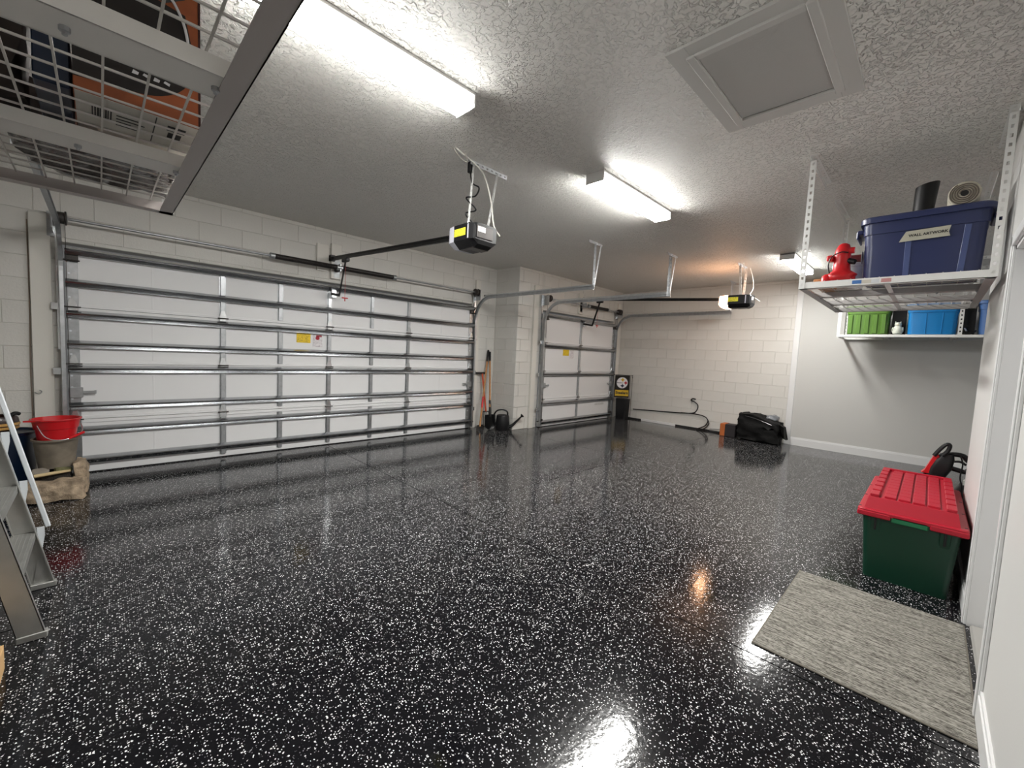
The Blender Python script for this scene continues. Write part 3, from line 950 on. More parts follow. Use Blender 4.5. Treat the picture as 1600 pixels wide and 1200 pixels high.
MB().tube(bez([(2.36, -2.98, 2.86), (2.36, -3.01, 2.72), (2.37, -3.09, 2.66), (2.36, -3.06, 2.60), (2.34, -2.97, 2.60), (2.36, -3.06, 2.51), (2.37, -3.05, 2.49), (2.34, -2.97, 2.475), (2.36, -3.06, 2.38)]), 0.006, 6).build('power_cord', M_BLACKP, op1, True)
MB().box((2.345, -3.0, 2.80), (2.38, -2.96, 2.885), 0.006).build('plug', M_BLACKP, op1)
op2, yb2_ = opener('black door opener with glowing warm lens near the far wall', 7.30, YJ - 0.02, 2.56, -3.26, -3.72, 2.24, 2.43, True, 0.27, (7.255, SDY - 0.05, 2.04), (-0.28, 0.16))
MB().tube(bez([(7.02, -3.63, 2.88), (7.0, -3.65, 2.80), (7.06, -3.63, 2.74), (7.12, -3.58, 2.70)]), 0.005, 6).build('power_cord', M_CAB, op2, True)
MB().tube(bez([(7.38, -3.62, 2.86), (7.42, -3.66, 2.70), (7.40, -3.68, 2.55), (7.34, -3.66, 2.44), (7.38, -3.72, 2.40), (7.42, -3.78, 2.35)]), 0.006, 6).build('signal_wire', M_CAB, op2, True)

# ------------------------------------------------------------------ fluorescent fixtures
def fixture(label, x0, x1, y, group='fluorescent ceiling lights', lens=(M_DIFF, M_DIFS)):
    t = thing('ceiling_light', label, 'ceiling light', ((x0 + x1) / 2, y, H - 0.085), group)
    hw = 0.084
    MB().box((x0, y - hw - 0.004, H - 0.016), (x1, y + hw + 0.004, H - 0.0005), 0.002).build('pan', M_WHITEM, t)
    poly = [(x0 + 0.012, y - hw, H - 0.016), (x0 + 0.012, y + hw, H - 0.016), (x0 + 0.012, y + hw, H - 0.066), (x0 + 0.012, y + hw - 0.012, H - 0.082),
            (x0 + 0.012, y - hw + 0.012, H - 0.082), (x0 + 0.012, y - hw, H - 0.066)]
    df = MB().prism(poly, (x1 - x0 - 0.024, 0, 0)).build('diffuser', list(lens), t)
    for p_ in df.data.polygons:      # the sides of the wrap-round lens are dimmer
        if abs(p_.normal.y) > 0.9:
            p_.material_index = 1
    for a in (x0, x1 - 0.012):
        MB().box((a, y - hw - 0.003, H - 0.085), (a + 0.012, y + hw + 0.003, H - 0.001), 0.003).build('end_cap', M_WHITEM, t)
fixture('long fluorescent light behind the overhead rack nearest the wide door', 0.60, 1.825, -3.61)
fixture('long fluorescent light over the middle of the garage', 3.14, 4.37, -3.64, lens=(M_DIFF3, M_DIFS3))
fixture('long fluorescent light over the far end beyond the hanging rack', 6.80, 8.05, -4.23, lens=(M_DIFF2, M_DIFS2))

# ------------------------------------------------------------------ attic hatch
t = thing('attic_hatch', 'square white attic hatch with framed panel in the ceiling', 'hatch', (2.76, -5.0, H - 0.03))
hx0, hx1, hy0, hy1 = 2.24, 3.17, -5.345, -4.66
fwid = 0.095
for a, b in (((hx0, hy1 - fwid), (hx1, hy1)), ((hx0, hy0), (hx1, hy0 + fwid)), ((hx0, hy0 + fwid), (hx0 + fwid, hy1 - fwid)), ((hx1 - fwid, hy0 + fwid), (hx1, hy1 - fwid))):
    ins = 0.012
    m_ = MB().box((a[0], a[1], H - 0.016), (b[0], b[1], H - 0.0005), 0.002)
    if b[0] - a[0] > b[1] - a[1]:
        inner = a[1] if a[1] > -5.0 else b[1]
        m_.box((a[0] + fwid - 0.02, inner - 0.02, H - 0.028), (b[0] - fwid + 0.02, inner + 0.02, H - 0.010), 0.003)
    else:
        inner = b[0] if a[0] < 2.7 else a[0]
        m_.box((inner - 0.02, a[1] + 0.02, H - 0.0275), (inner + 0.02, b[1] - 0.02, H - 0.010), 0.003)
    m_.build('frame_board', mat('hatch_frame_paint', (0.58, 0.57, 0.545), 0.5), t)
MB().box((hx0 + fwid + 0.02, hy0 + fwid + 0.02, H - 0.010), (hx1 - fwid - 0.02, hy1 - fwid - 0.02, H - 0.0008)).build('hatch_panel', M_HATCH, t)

# ------------------------------------------------------------------ ceiling storage racks
def rack(label, x0, x1, y0, y1, z0, along, beams, sticker=False, posts=((0, 0), (0, 1), (1, 0), (1, 1)), pitch=0.076, bracket_dir=1, lip=0.046, extra_bar=True, bw=0.036, rail_m=None, beam_m=None):
    """hanging rack: perimeter lips, cross channels, wire deck, perforated posts up to ceiling brackets"""
    t = thing('ceiling_rack', label, 'storage rack', ((x0 + x1) / 2, (y0 + y1) / 2, z0))
    zt = z0 + lip
    for (a, b, inn) in (((x0, y0), (x1, y0), (0, 1)), ((x0, y1), (x1, y1), (0, -1)), ((x0, y0), (x0, y1), (1, 0)), ((x1, y0), (x1, y1), (-1, 0))):
        m_ = MB()
        if a[1] == b[1]:
            ya = a[1]
            m_.box((x0, min(ya, ya + inn[1] * 0.003), z0), (x1, max(ya, ya + inn[1] * 0.003), zt))
            m_.box((x0, min(ya, ya + inn[1] * 0.045), z0), (x1, max(ya, ya + inn[1] * 0.045), z0 + 0.003))
        else:
            xa = a[0]
            m_.box((min(xa, xa + inn[0] * 0.003), y0, z0), (max(xa, xa + inn[0] * 0.003), y1, zt))
            m_.box((min(xa, xa + inn[0] * 0.045), y0, z0), (max(xa, xa + inn[0] * 0.045), y1, z0 + 0.003))
        m_.build('edge_rail', rail_m or (M_WHITEM if (a[0] == b[0] and a[0] == x0) or along == 'x' else M_BEAM), t)  # shade under side and back rails is put into their darker coat
    for q in beams:
        m_ = MB()
        if along == 'x':     # beams run along x at y = q
            m_.box((x0 + 0.004, q - bw, z0 + 0.004), (x1 - 0.004, q + bw, z0 + 0.008))
            for sg in (-1, 1):
                m_.box((x0 + 0.004, q + sg * bw - 0.002, z0 + 0.004), (x1 - 0.004, q + sg * bw + 0.002, zt - 0.006))
        else:
            m_.box((q - bw, y0 + 0.004, z0 + 0.004), (q + bw, y1 - 0.004, z0 + 0.008))
            for sg in (-1, 1):
                m_.box((q + sg * bw - 0.002, y0 + 0.004, z0 + 0.004), (q + sg * bw + 0.002, y1 - 0.004, zt - 0.006))
        bm_ = m_.build('cross_beam', beam_m or M_BEAM, t)
        ends = [(x1 - 0.05, q), (x0 + 0.05, q), (x1 - 0.27, q)] if along == 'x' else [(q, y1 - 0.05), (q, y0 + 0.05), (q, y0 + 0.24)]
        for ex, ey in ends:
            MB().lathe([(0.008, 0.004), (0.008, -0.004), (0.004, -0.005), (0.004, -0.010)], (ex, ey, z0), 8).build('bolt', M_GALVD, bm_)
    m_ = MB()
    zw = zt - 0.003
    n = int(round((x1 - x0) / pitch))
    for i in range(1, n):
        xx = x0 + (x1 - x0) * i / n
        m_.bar((xx, y0, zw), (xx, y1, zw), 0.0044, 0.0044)
    n = int(round((y1 - y0) / pitch))
    for i in range(1, n):
        yy = y0 + (y1 - y0) * i / n
        m_.bar((x0, yy, zw + 0.005), (x1, yy, zw + 0.005), 0.0044, 0.0044)
    m_.build('wire_deck', M_WIRE, t)
    for ix, iy in posts:
        px, py = (x0, x1)[ix], (y0, y1)[iy]
        sx, sy = (1, -1)[ix], (1, -1)[iy]
        MB().angle((px - 0.0022 * sx, py - 0.0022 * sy, z0 + 0.001), (px - 0.0022 * sx, py - 0.0022 * sy, H - 0.03), (sx, 0, 0), (0, sy, 0), 0.036, 0.05).build('post', M_WHITEM, t)
        if along == 'y':
            MB().angle((px - sx * 0.03, py - sy * 0.002, H - 0.0008), (px + sx * 0.60, py - sy * 0.002, H - 0.0008), (0, sy, 0), (0, 0, -1), 0.038, 0.05).build('ceiling_bracket', M_WHITEM, t)
        else:
            MB().angle((px - sx * 0.002, py - sy * 0.03, H - 0.0008), (px - sx * 0.002, py + sy * 0.55, H - 0.0008), (sx, 0, 0), (0, 0, -1), 0.038, 0.05).build('ceiling_bracket', M_WHITEM, t)
    if extra_bar:
        if along == 'y':
            yc = (y0 + y1) / 2
            MB().box((x0 + 0.005, yc - 0.014, z0 + 0.009), (x1 - 0.005, yc + 0.014, z0 + 0.013)).build('centre_strip', M_WHITEM, t)
    if sticker:
        for i, (cc, wy) in enumerate((('#3f6fb0', 0.05), ('#c9c4b8', 0.05), ('#d0d3d6', 0.04), ('#c08a88', 0.05))):
            yy = -5.29 - i * 0.05
            MB().box((x0 - 0.0012, yy - wy, z0 + 0.012), (x0, yy, z0 + 0.036)).build('sticker', mat('sticker_%d' % i, cc, 0.5), t)
    return t
R1 = rack('white hanging rack holding the navy tote beside the house wall', 3.90, 5.56, -5.945, -4.985, 1.945, 'y', [4.45, 4.98], True)
R2 = rack('white hanging rack along the far drywall with green and blue bins', 8.19, 8.895, -6.5, -4.665, 1.860, 'x', [-5.2, -5.9], False, lip=0.038, extra_bar=False)
MB().angle((8.188, -5.96, 1.861), (8.188, -5.96, H - 0.03), (0, 1, 0), (1, 0, 0), 0.04, 0.05).build('post', M_WHITEM, R2)
R3 = rack('white overhead rack full of boxes in the near corner above the ladder', -0.50, 0.455, -5.40, -3.32, 1.90, 'x', [-3.95, -4.60, -5.25], False, extra_bar=False, bw=0.052, rail_m=mat('grey_shaded_rail', (0.40, 0.365, 0.35), 0.45), beam_m=mat('pale_coated_steel', (0.70, 0.68, 0.65), 0.45))  # rail colour darkened to hold the shade of its unlit underside

# ------------------------------------------------------------------ plastic totes
def tote(name, label, cat, x0, x1, y0, y1, z0, z1, m, taper=0.03, lid=None, lid_h=0.05, ribs=None, rib_m=None, handle=True, group=None, rad=0.05):
    """open box with rounded corners, rim, ribs on the face towards -x, optional lid"""
    t = thing(name, label, cat, ((x0 + x1) / 2, (y0 + y1) / 2, z0), group)
    cx, cy = (x0 + x1) / 2, (y0 + y1) / 2
    hx, hy = (x1 - x0) / 2, (y1 - y0) / 2
    th = 0.006
    secs = [(cx, cy, z0, hx - taper, hy - taper, rad), (cx, cy, z1 - 0.10, hx - 0.012, hy - 0.012, rad), (cx, cy, z1 - 0.098, hx - 0.004, hy - 0.004, rad),
            (cx, cy, z1 - 0.012, hx, hy, rad), (cx, cy, z1 - 0.012, hx + 0.008, hy + 0.008, rad), (cx, cy, z1, hx + 0.008, hy + 0.008, rad),
            (cx, cy, z1, hx - th, hy - th, rad - 0.004), (cx, cy, z0 + 0.01, hx - taper - th, hy - taper - th, rad - 0.004)]
    body = MB().rr_loft(secs, True, True).build('tub', m, t, True, 35)
    if ribs:
        for fr, wd in ribs:
            yy = y0 + (y1 - y0) * fr
            p0 = V((x0 + taper - 0.001, cy + (yy - cy) * (hy - taper) / hy, z0 + 0.004))
            p1 = V((x0 + 0.011, yy, z1 - 0.105))
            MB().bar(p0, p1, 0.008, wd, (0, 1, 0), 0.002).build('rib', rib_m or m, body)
    if lid is not None:
        zl = z1 - 0.004
        e = 0.016
        MB().rr_loft([(cx, cy, zl - 0.02, hx + e, hy + e, rad + 0.01), (cx, cy, zl + 0.012, hx + e, hy + e, rad + 0.01), (cx, cy, zl + 0.022, hx + e - 0.012, hy + e - 0.012, rad),
                      (cx, cy, zl + 0.022, hx - 0.02, hy - 0.02, rad - 0.01), (cx, cy, zl + 0.014, hx - 0.03, hy - 0.03, rad - 0.01)], True, True).build('lid', lid, t, True, 35)
    if handle:
        for sg in (-1, 1):
            ye = cy + sg * (hy + 0.006)
            m_ = MB()
            m_.box((cx - 0.11, min(ye, ye + sg * 0.035), z1 - 0.06), (cx + 0.11, max(ye, ye + sg * 0.035), z1 - 0.03), 0.006)
            m_.box((cx - 0.11, min(ye + sg * 0.025, ye + sg * 0.038), z1 - 0.09), (cx + 0.11, max(ye + sg * 0.025, ye + sg * 0.038), z1 - 0.035), 0.005)
            m_.build('handle', m, t)
    return t, body
zd1 = 1.945 + 0.046 + 0.006
bt, btub = tote('storage_tote', 'large navy blue lidded tote with tape label on the hanging rack', 'storage tote', 4.0, 4.46, -5.905, -5.305, zd1, 2.40, M_BLUE, 0.02, M_BLUE, ribs=[(0.16, 0.03), (0.60, 0.03)], rib_m=M_BLUEL)
# masking tape with handwriting
yt0, yt1 = -5.53, -5.735
part_label(MB().prism([(3.999, yt0, 2.292), (3.999, yt1, 2.300), (3.999, yt1 + 0.008, 2.262), (3.999, yt1, 2.235), (3.999, yt0 + 0.03, 2.228)], (0.004, 0, 0)).build('tape_label', M_TAPE, btub), 'grey tape label reading WALL ARTWORK')
text_obj('lettering', 'WALL ARTWORK', M_INK, btub, (3.9985, -5.634, 2.264), (0, -1, 0.03), (0, 0.03, 1), 0.0225, 0.0004, 0.0008)
MB().lathe([(0.045, 0), (0.045, 0.002)], (4.10, -5.309, 2.17), 20, (0, 1, 0)).build('sticker', M_FWHITE, btub)
# black slanted tube on the lid
zl = 2.40 + 0.019
n = 28
tb = MB()
ringsA = [V((4.30 + 0.052 * math.cos(2 * PI * i / n), -5.585 + 0.052 * math.sin(2 * PI * i / n), zl)) for i in range(n)]
dx_ = V((0.02, -0.015, 1))
def slant(r, top):
    o = []
    for i in range(n):
        a = 2 * PI * i / n
        hgt = top - 0.012 * math.sin(a)
        o.append(V((4.30 + r * math.cos(a), -5.585 + r * math.sin(a) - 0.05 * hgt, zl + hgt)))
    return o
tb.ring_loft([ringsA, slant(0.060, 0.245), slant(0.053, 0.245), [V((p.x * 1.0, p.y, zl + 0.06)) for p in ringsA]], True, True)
tag(tb.build('plastic_tube', M_BLACKP, None, True), 'black plastic tube with slanted end standing on navy tote', 'tube')
# rolled carpet on the lid, spiral end towards the room
rc = thing('carpet_roll', 'rolled pale carpet lying on navy tote lid', 'carpet roll', (4.25, -5.775, zl))
cz = zl + 0.072
MB().lathe([(0.018, 0), (0.068, 0.0), (0.072, 0.005), (0.072, 0.36), (0.018, 0.36)], (4.03, -5.775, cz), 32, (1, 0, 0), True, True).build('roll_body', M_ROLL, rc, True)
sp = []
for i in range(120):
    a = i / 120 * 2 * PI * 4.2
    r_ = 0.020 + 0.046 * i / 120
    sp.append((4.0275, -5.775 + r_ * math.cos(a), cz + r_ * math.sin(a)))
MB().tube(sp, 0.0035, 5).build('spiral_edge', M_ROLLD, rc)
MB().lathe([(0.018, 0), (0.018, 0.002)], (4.027, -5.775, cz), 16, (1, 0, 0)).build('core_hole', M_INK, rc)

# red electric tool on the rack
rtl = thing('electric_tool', 'red plastic electric tool with black cord standing on the hanging rack', 'power tool', (4.05, -5.20, zd1))
MB().rr_loft([(4.06, -5.205, zd1 + 0.012, 0.07, 0.085, 0.06), (4.06, -5.195, zd1 + 0.03, 0.08, 0.085, 0.07), (4.06, -5.205, zd1 + 0.055, 0.075, 0.09, 0.06), (4.06, -5.203, zd1 + 0.085, 0.055, 0.052, 0.045),
              (4.06, -5.20, zd1 + 0.15, 0.052, 0.048, 0.045), (4.06, -5.20, zd1 + 0.19, 0.056, 0.05, 0.045), (4.06, -5.203, zd1 + 0.235, 0.05, 0.045, 0.04), (4.06, -5.205, zd1 + 0.268, 0.035, 0.032, 0.03), (4.06, -5.205, zd1 + 0.28, 0.016, 0.016, 0.015)]).build('housing', M_RED, rtl, True, 60)
MB().cyl((4.045, -5.20, zd1 + 0.225), (4.045, -5.27, zd1 + 0.222), 0.026, 16, 0.022).build('nozzle', M_RED, rtl, True)
MB().box((4.005, -5.155, zd1 + 0.155), (4.07, -5.115, zd1 + 0.195), 0.008).build('switch_box', M_RED, rtl)
MB().rr_loft([(4.05, -5.26, zd1, 0.035, 0.03, 0.025), (4.05, -5.26, zd1 + 0.035, 0.03, 0.028, 0.022), (4.05, -5.255, zd1 + 0.055, 0.02, 0.03, 0.018)]).build('foot', M_RED, rtl, True, 60)
MB().rr_loft([(4.02, -5.125, zd1, 0.03, 0.035, 0.028), (4.02, -5.125, zd1 + 0.045, 0.028, 0.03, 0.025), (4.02, -5.13, zd1 + 0.06, 0.015, 0.018, 0.012)]).build('foot', M_RED, rtl, True, 60)
MB().cyl((4.04, -5.24, zd1 + 0.15), (4.03, -5.28, zd1 + 0.135), 0.022, 10, 0.018).build('knob', M_BLACKP, rtl, True)
MB().tube(bez([(4.0, -5.24, zd1 + 0.20), (3.985, -5.20, zd1 + 0.205), (3.98, -5.15, zd1 + 0.175), (3.98, -5.135, zd1 + 0.12), (3.985, -5.145, zd1 + 0.06)]), 0.004, 6).build('cord', M_BLACKP, rtl, True)
# white pail and small can behind, board under the tool
pl = thing('pail', 'milky white pail behind the red electric tool', 'bucket', (4.45, -5.18, zd1))
MB().lathe([(0.09, 0), (0.105, 0.17), (0.112, 0.172), (0.112, 0.185), (0.10, 0.187), (0.10, 0.175), (0.085, 0.01)], (4.45, -5.20, zd1), 28).build('tub', M_MILKY, pl, True)
MB().lathe([(0.108, 0.182), (0.114, 0.184), (0.114, 0.196), (0.10, 0.2)], (4.45, -5.20, zd1), 28).build('lid', M_MILKY, pl, True)
cn = thing('spray_can', 'small dark red can lying on the white pail', 'can', (4.42, -5.23, zd1 + 0.2))
MB().cyl((4.42, -5.17, zd1 + 0.235), (4.42, -5.28, zd1 + 0.235), 0.032, 18).build('can_body', mat('dark_red_tin', '#4a1014', 0.35), cn, True)
MB().cyl((4.42, -5.148, zd1 + 0.235), (4.42, -5.169, zd1 + 0.235), 0.028, 18).build('cap', M_FWHITE, cn, True)
tag(MB().box((4.12, -5.14, zd1), (4.5, -5.03, zd1 + 0.05), 0.004).build('lumber_offcut', M_WOOD), 'short brown wood offcut behind red electric tool', 'wood')

# far rack: bins, figurine, boxes
zd2 = 1.860 + 0.038 + 0.006
gb, gt = tote('storage_bin', 'lime green ribbed plastic bin on the far rack', 'storage bin', 8.210, 8.600, -5.25, -4.755, zd2, 2.30, M_LIME, 0.02, M_LIME, ribs=[(0.1, 0.006), (0.5, 0.006)], handle=False)
for i in range(5):
    yy = -4.79 - i * 0.093
    MB().bar((8.227, yy - 0.02, zd2 + 0.01), (8.218, yy - 0.02, 2.19), 0.02, 0.052, (0, 1, 0), 0.006).build('flute', M_LIME, gt)
cb, ct = tote('storage_bin', 'bright blue plastic bin on the far rack beside the post', 'storage bin', 8.210, 8.600, -5.925, -5.42, zd2, 2.30, M_CYAN, 0.02, M_CYAN, ribs=[(0.62, 0.008), (0.3, 0.008)], handle=False)
sb, st_ = tote('storage_bin', 'steel blue lidded bin at hidden end of the far rack', 'storage bin', 8.210, 8.600, -6.46, -6.09, zd2, 2.32, M_STEELB, 0.02, M_STEELB, ribs=[(0.7, 0.01)], handle=False)
fg = thing('owl_figurine', 'speckled white ceramic owl between green and bright blue bins', 'figurine', (8.270, -5.335, zd2))
MB().lathe([(0.03, 0), (0.05, 0.01), (0.058, 0.05), (0.05, 0.09), (0.034, 0.115), (0.036, 0.125), (0.038, 0.145), (0.028, 0.165), (0.01, 0.172)], (8.270, -5.335, zd2), 20).build('body', M_CERAM, fg, True)
for sg in (-1, 1):
    MB().cyl((8.265, -5.335 + sg * 0.022, zd2 + 0.155), (8.265, -5.335 + sg * 0.028, zd2 + 0.185), 0.012, 8, 0.002).build('ear', M_CERAM, fg, True)
    MB().blob((8.270, -5.335 + sg * 0.052, zd2 + 0.065), (0.03, 0.012, 0.04), 0.0, sub=2).build('wing', M_CERAM, fg, True)
MB().cyl((8.235, -5.335, zd2 + 0.135), (8.222, -5.335, zd2 + 0.128), 0.007, 8, 0.001).build('beak', M_TAN, fg, True)
def carton(name, label, cat, a, b, m, group=None):
    """box with lapped lid flaps and a tape seam"""
    a, b = V(a), V(b)
    t = thing(name, label, cat, ((a.x + b.x) / 2, (a.y + b.y) / 2, a.z), group)
    MB().box(a, (b.x, b.y, b.z - 0.004), 0.003).build('carton_body', m, t)
    ym = (a.y + b.y) / 2
    MB().box((a.x, a.y, b.z - 0.004), (b.x, ym - 0.001, b.z), 0.001).build('flap', m, t)
    MB().box((a.x, ym + 0.001, b.z - 0.004), (b.x, b.y, b.z), 0.001).build('flap', m, t)
    return t
carton('black_case', 'tall black case behind the ceramic owl', 'case', (8.360, -5.405, zd2), (8.600, -5.262, zd2 + 0.42), M_BLACKP)
carton('black_case', 'tall black case right of the far rack post', 'case', (8.340, -6.074, zd2), (8.600, -5.942, zd2 + 0.42), M_BLACKP)
tl = thing('black_clamp', 'small black clamp lying at the far rack edge', 'tool', (8.240, -6.03, zd2))
MB().bar((8.230, -5.985, zd2 + 0.015), (8.240, -6.07, zd2 + 0.03), 0.03, 0.03, bevel=0.006).build('grip', M_BLACKP, tl)
MB().bar((8.240, -6.0, zd2 + 0.04), (8.260, -5.98, zd2 + 0.085), 0.02, 0.015, bevel=0.004).build('jaw', M_GALV, tl)
MB().cyl((8.220, -6.05, zd2 + 0.012), (8.280, -6.08, zd2 + 0.05), 0.011, 8).build('handle', M_BLACKP, tl, True)

# ------------------------------------------------------------------ contents of the near overhead rack
zd3 = 1.90 + 0.046 + 0.009
ob = thing('cardboard_carton', 'tall orange carton with black picture standing on the near overhead rack', 'box', (0.30, -4.05, zd3))
ox0, ox1, oyf, oyb, ohh = 0.184, 0.432, -4.215, -3.90, 0.70
MB().box((ox0, oyf, zd3), (ox1, oyb, zd3 + ohh), 0.002).build('carton_body', M_CARDO, ob)
MB().box((ox1 - 0.004, oyf - 0.0012, zd3), (ox1 + 0.0012, oyb, zd3 + ohh)).build('dark_edge', mat('maroon_edge', '#38130e', 0.7), ob)
zq = zd3 - 0.0012
lbp = part_label(MB().box((ox0 + 0.002, oyf + 0.002, zq), (ox1 - 0.004, oyb - 0.05, zd3 + 0.001)).build('label_panel', mat('pale_label', '#b9b6ae', 0.6), ob), 'pale printed label panel')
m_ = MB()
for i in range(8):     # bar code and lines of print
    m_.box((0.215 + i * 0.005, oyf + 0.06, zq - 0.0006), (0.2175 + i * 0.005 + (i % 3) * 0.0006, oyf + 0.13, zq + 0.0003))
for i in range(5):
    m_.box((0.262, oyf + 0.06 + i * 0.022, zq - 0.0006), (0.262 + 0.03 + 0.014 * ((i * 7) % 3), oyf + 0.067 + i * 0.022, zq + 0.0003))
m_.box((0.338, oyf + 0.01, zq - 0.0006), (0.3405, oyf + 0.20, zq + 0.0003))
m_.box((0.365, oyf + 0.04, zq - 0.0006), (0.405, oyf + 0.075, zq + 0.0003))
m_.box((0.370, oyf + 0.09, zq - 0.0006), (0.400, oyf + 0.13, zq + 0.0003))
m_.build('barcode_print', M_INK, lbp)
def face_poly(name, pts, d, m, par):
    return MB().prism([(x_, oyf - d, z_) for x_, z_ in pts], (0, -0.0006, 0)).build(name, m, par)
bowl = [(ox0, 1.985)] + [(0.285 + 0.128 * math.sin(i / 12 * PI / 2), 2.10 - 0.105 * math.cos(i / 12 * PI / 2)) for i in range(13)] + [(0.415, 2.16), (0.40, 2.24), (ox0, 2.27)]
part_label(face_poly('black_picture', bowl, 0.0008, mat('black_print', '#17100e', 0.5), ob), 'black printed picture')
face_poly('orange_window', [(0.368, 2.075), (0.392, 2.075), (0.392, 2.092), (0.368, 2.092)], 0.0016, M_CARDO, ob)
for i in range(4):
    face_poly('white_print', [(0.29 + i * 0.021, 2.04 + 0.004 * (i % 2)), (0.302 + i * 0.021, 2.04), (0.304 + i * 0.021, 2.047), (0.293 + i * 0.021, 2.05)], 0.0016, M_FWHITE, ob)
MB().tube(bez([(0.345, oyf - 0.004, 2.285), (0.375, oyf - 0.004, 2.26), (0.398, oyf - 0.004, 2.21), (0.408, oyf - 0.004, 2.15)]), 0.0035, 6).build('white_band', M_FWHITE, ob, True)
part_label(face_poly('grey_picture', [(ox0, 2.262), (0.27, 2.245), (0.36, 2.25), (0.40, 2.28), (0.40, 2.38), (ox0, 2.42)], 0.0014, mat('grey_print', '#3c3c3c', 0.5), ob), 'grey printed picture')
tag(MB().rough_box((-0.20, -4.12, zd3), (0.10, -3.90, zd3 + 0.62), 0.03, 9, 3.0, 0.12).build('duffel_bag', M_CLUT, None, True, 80), 'lumpy dark brown bag left of the orange carton on the overhead rack', 'bag')
carton('blue_case', 'dark blue case beside the orange carton on the overhead rack', 'case', (0.118, -4.20, zd3), (0.180, -3.90, zd3 + 0.12), M_NAVYB)
tag(MB().rough_box((-0.46, -4.25, zd3), (-0.225, -3.60, zd3 + 0.60), 0.025, 8, 8.0, 0.12).build('dark_sack', M_BAG, None, True, 80), 'black sack at wall side of the overhead rack', 'bag')
m_ = MB()
m_.rough_box((0.04, -3.85, zd3), (0.43, -3.35, zd3 + 0.14), 0.03, 14, 1.7, 0.12)
tag(m_.build('plastic_bundle', mat('crumpled_grey_plastic', '#4c4644', 0.18, var=0.5, vscale=14, bump=1.0, bscale=22), None, True, 80), 'crumpled shiny plastic bundle at door end of the overhead rack', 'plastic sheet')

# ------------------------------------------------------------------ rug, red and green tote, chainsaw
rg = thing('rug', 'grey striped rug on the floor by the entry door', 'rug', (3.0, -5.595, 0))
MB().box((2.49, -5.968, 0.0005), (3.55, -5.222, 0.009), 0.003).build('pile', M_RUG, rg)
MB().box((2.484, -5.972, 0.0004), (2.494, -5.218, 0.007), 0.002).box((3.546, -5.972, 0.0004), (3.556, -5.218, 0.007), 0.002)\
    .box((2.484, -5.974, 0.0004), (3.556, -5.966, 0.007), 0.002).box((2.484, -5.224, 0.0004), (3.556, -5.216, 0.007), 0.002).build('binding', mat('dark_rug_binding', '#6a655c', 0.95), rg)

tt = thing('lidded_tote', 'big dark green tote with ribbed red lid beside the rug', 'storage tote', (4.42, -5.715, 0))
cx, cy = 4.415, -5.712
hx, hy = 0.60, 0.243
tub = MB().rr_loft([(cx, cy, 0.0, hx - 0.035, hy - 0.045, 0.03), (cx, cy, 0.30, hx - 0.022, hy - 0.024, 0.03), (cx, cy, 0.44, hx - 0.012, hy - 0.012, 0.03),
                    (cx, cy, 0.44, hx - 0.02, hy - 0.02, 0.025), (cx, cy, 0.01, hx - 0.045, hy - 0.055, 0.02)]).build('tub', M_GREEN, tt, True, 35)
xf = cx - hx
for yy in (cy + 0.16, cy - 0.16):
    MB().bar((xf + 0.030, yy * 1.0, 0.31), (xf + 0.008, yy, 0.43), 0.016, 0.05, (0, 1, 0), 0.004).build('slot_rib', M_GREEN, tub)
    MB().bar((xf + 0.020, yy, 0.33), (xf + 0.004, yy, 0.42), 0.016, 0.012, (0, 1, 0), 0.003).build('slot', M_INK, tub)
part_label(MB().box((xf - 0.012, cy - 0.085, 0.405), (xf + 0.03, cy + 0.085, 0.448), 0.006).build('latch', mat('green_latch', '#1c6a44', 0.4), tt), 'green latch under the lid')
lid = MB()
lx0, lx1, ly0, ly1 = cx - hx - 0.012, cx + hx + 0.012, cy - hy - 0.01, cy + hy + 0.015
# flange, with front skirt broken at the latch
lid.rr_loft([(cx, cy, 0.436, hx + 0.012, hy + 0.012, 0.03), (cx, cy, 0.456, hx + 0.012, hy + 0.012, 0.03), (cx, cy, 0.462, hx + 0.006, hy + 0.006, 0.028)])
for sg in (-1, 1):
    lid.box((lx0 - 0.004, min(cy + sg * 0.09, cy + sg * (hy + 0.012)), 0.415), (lx0 + 0.02, max(cy + sg * 0.09, cy + sg * (hy + 0.012)), 0.45), 0.006)
# raised crown with sloped walls
lid.ring_loft([[V((lx0 + 0.025, ly0 + 0.035, 0.46)), V((lx1 - 0.025, ly0 + 0.035, 0.46)), V((lx1 - 0.025, ly1 - 0.035, 0.46)), V((lx0 + 0.025, ly1 - 0.035, 0.46))],
               [V((lx0 + 0.06, ly0 + 0.05, 0.538)), V((lx1 - 0.05, ly0 + 0.05, 0.538)), V((lx1 - 0.05, ly1 - 0.05, 0.538)), V((lx0 + 0.06, ly1 - 0.05, 0.538))]], False, True)
lid_o = lid.build('lid', M_REDLID, tt)
ty0, ty1 = ly0 + 0.055, ly1 - 0.055
tx0, tx1 = lx0 + 0.065, lx1 - 0.055
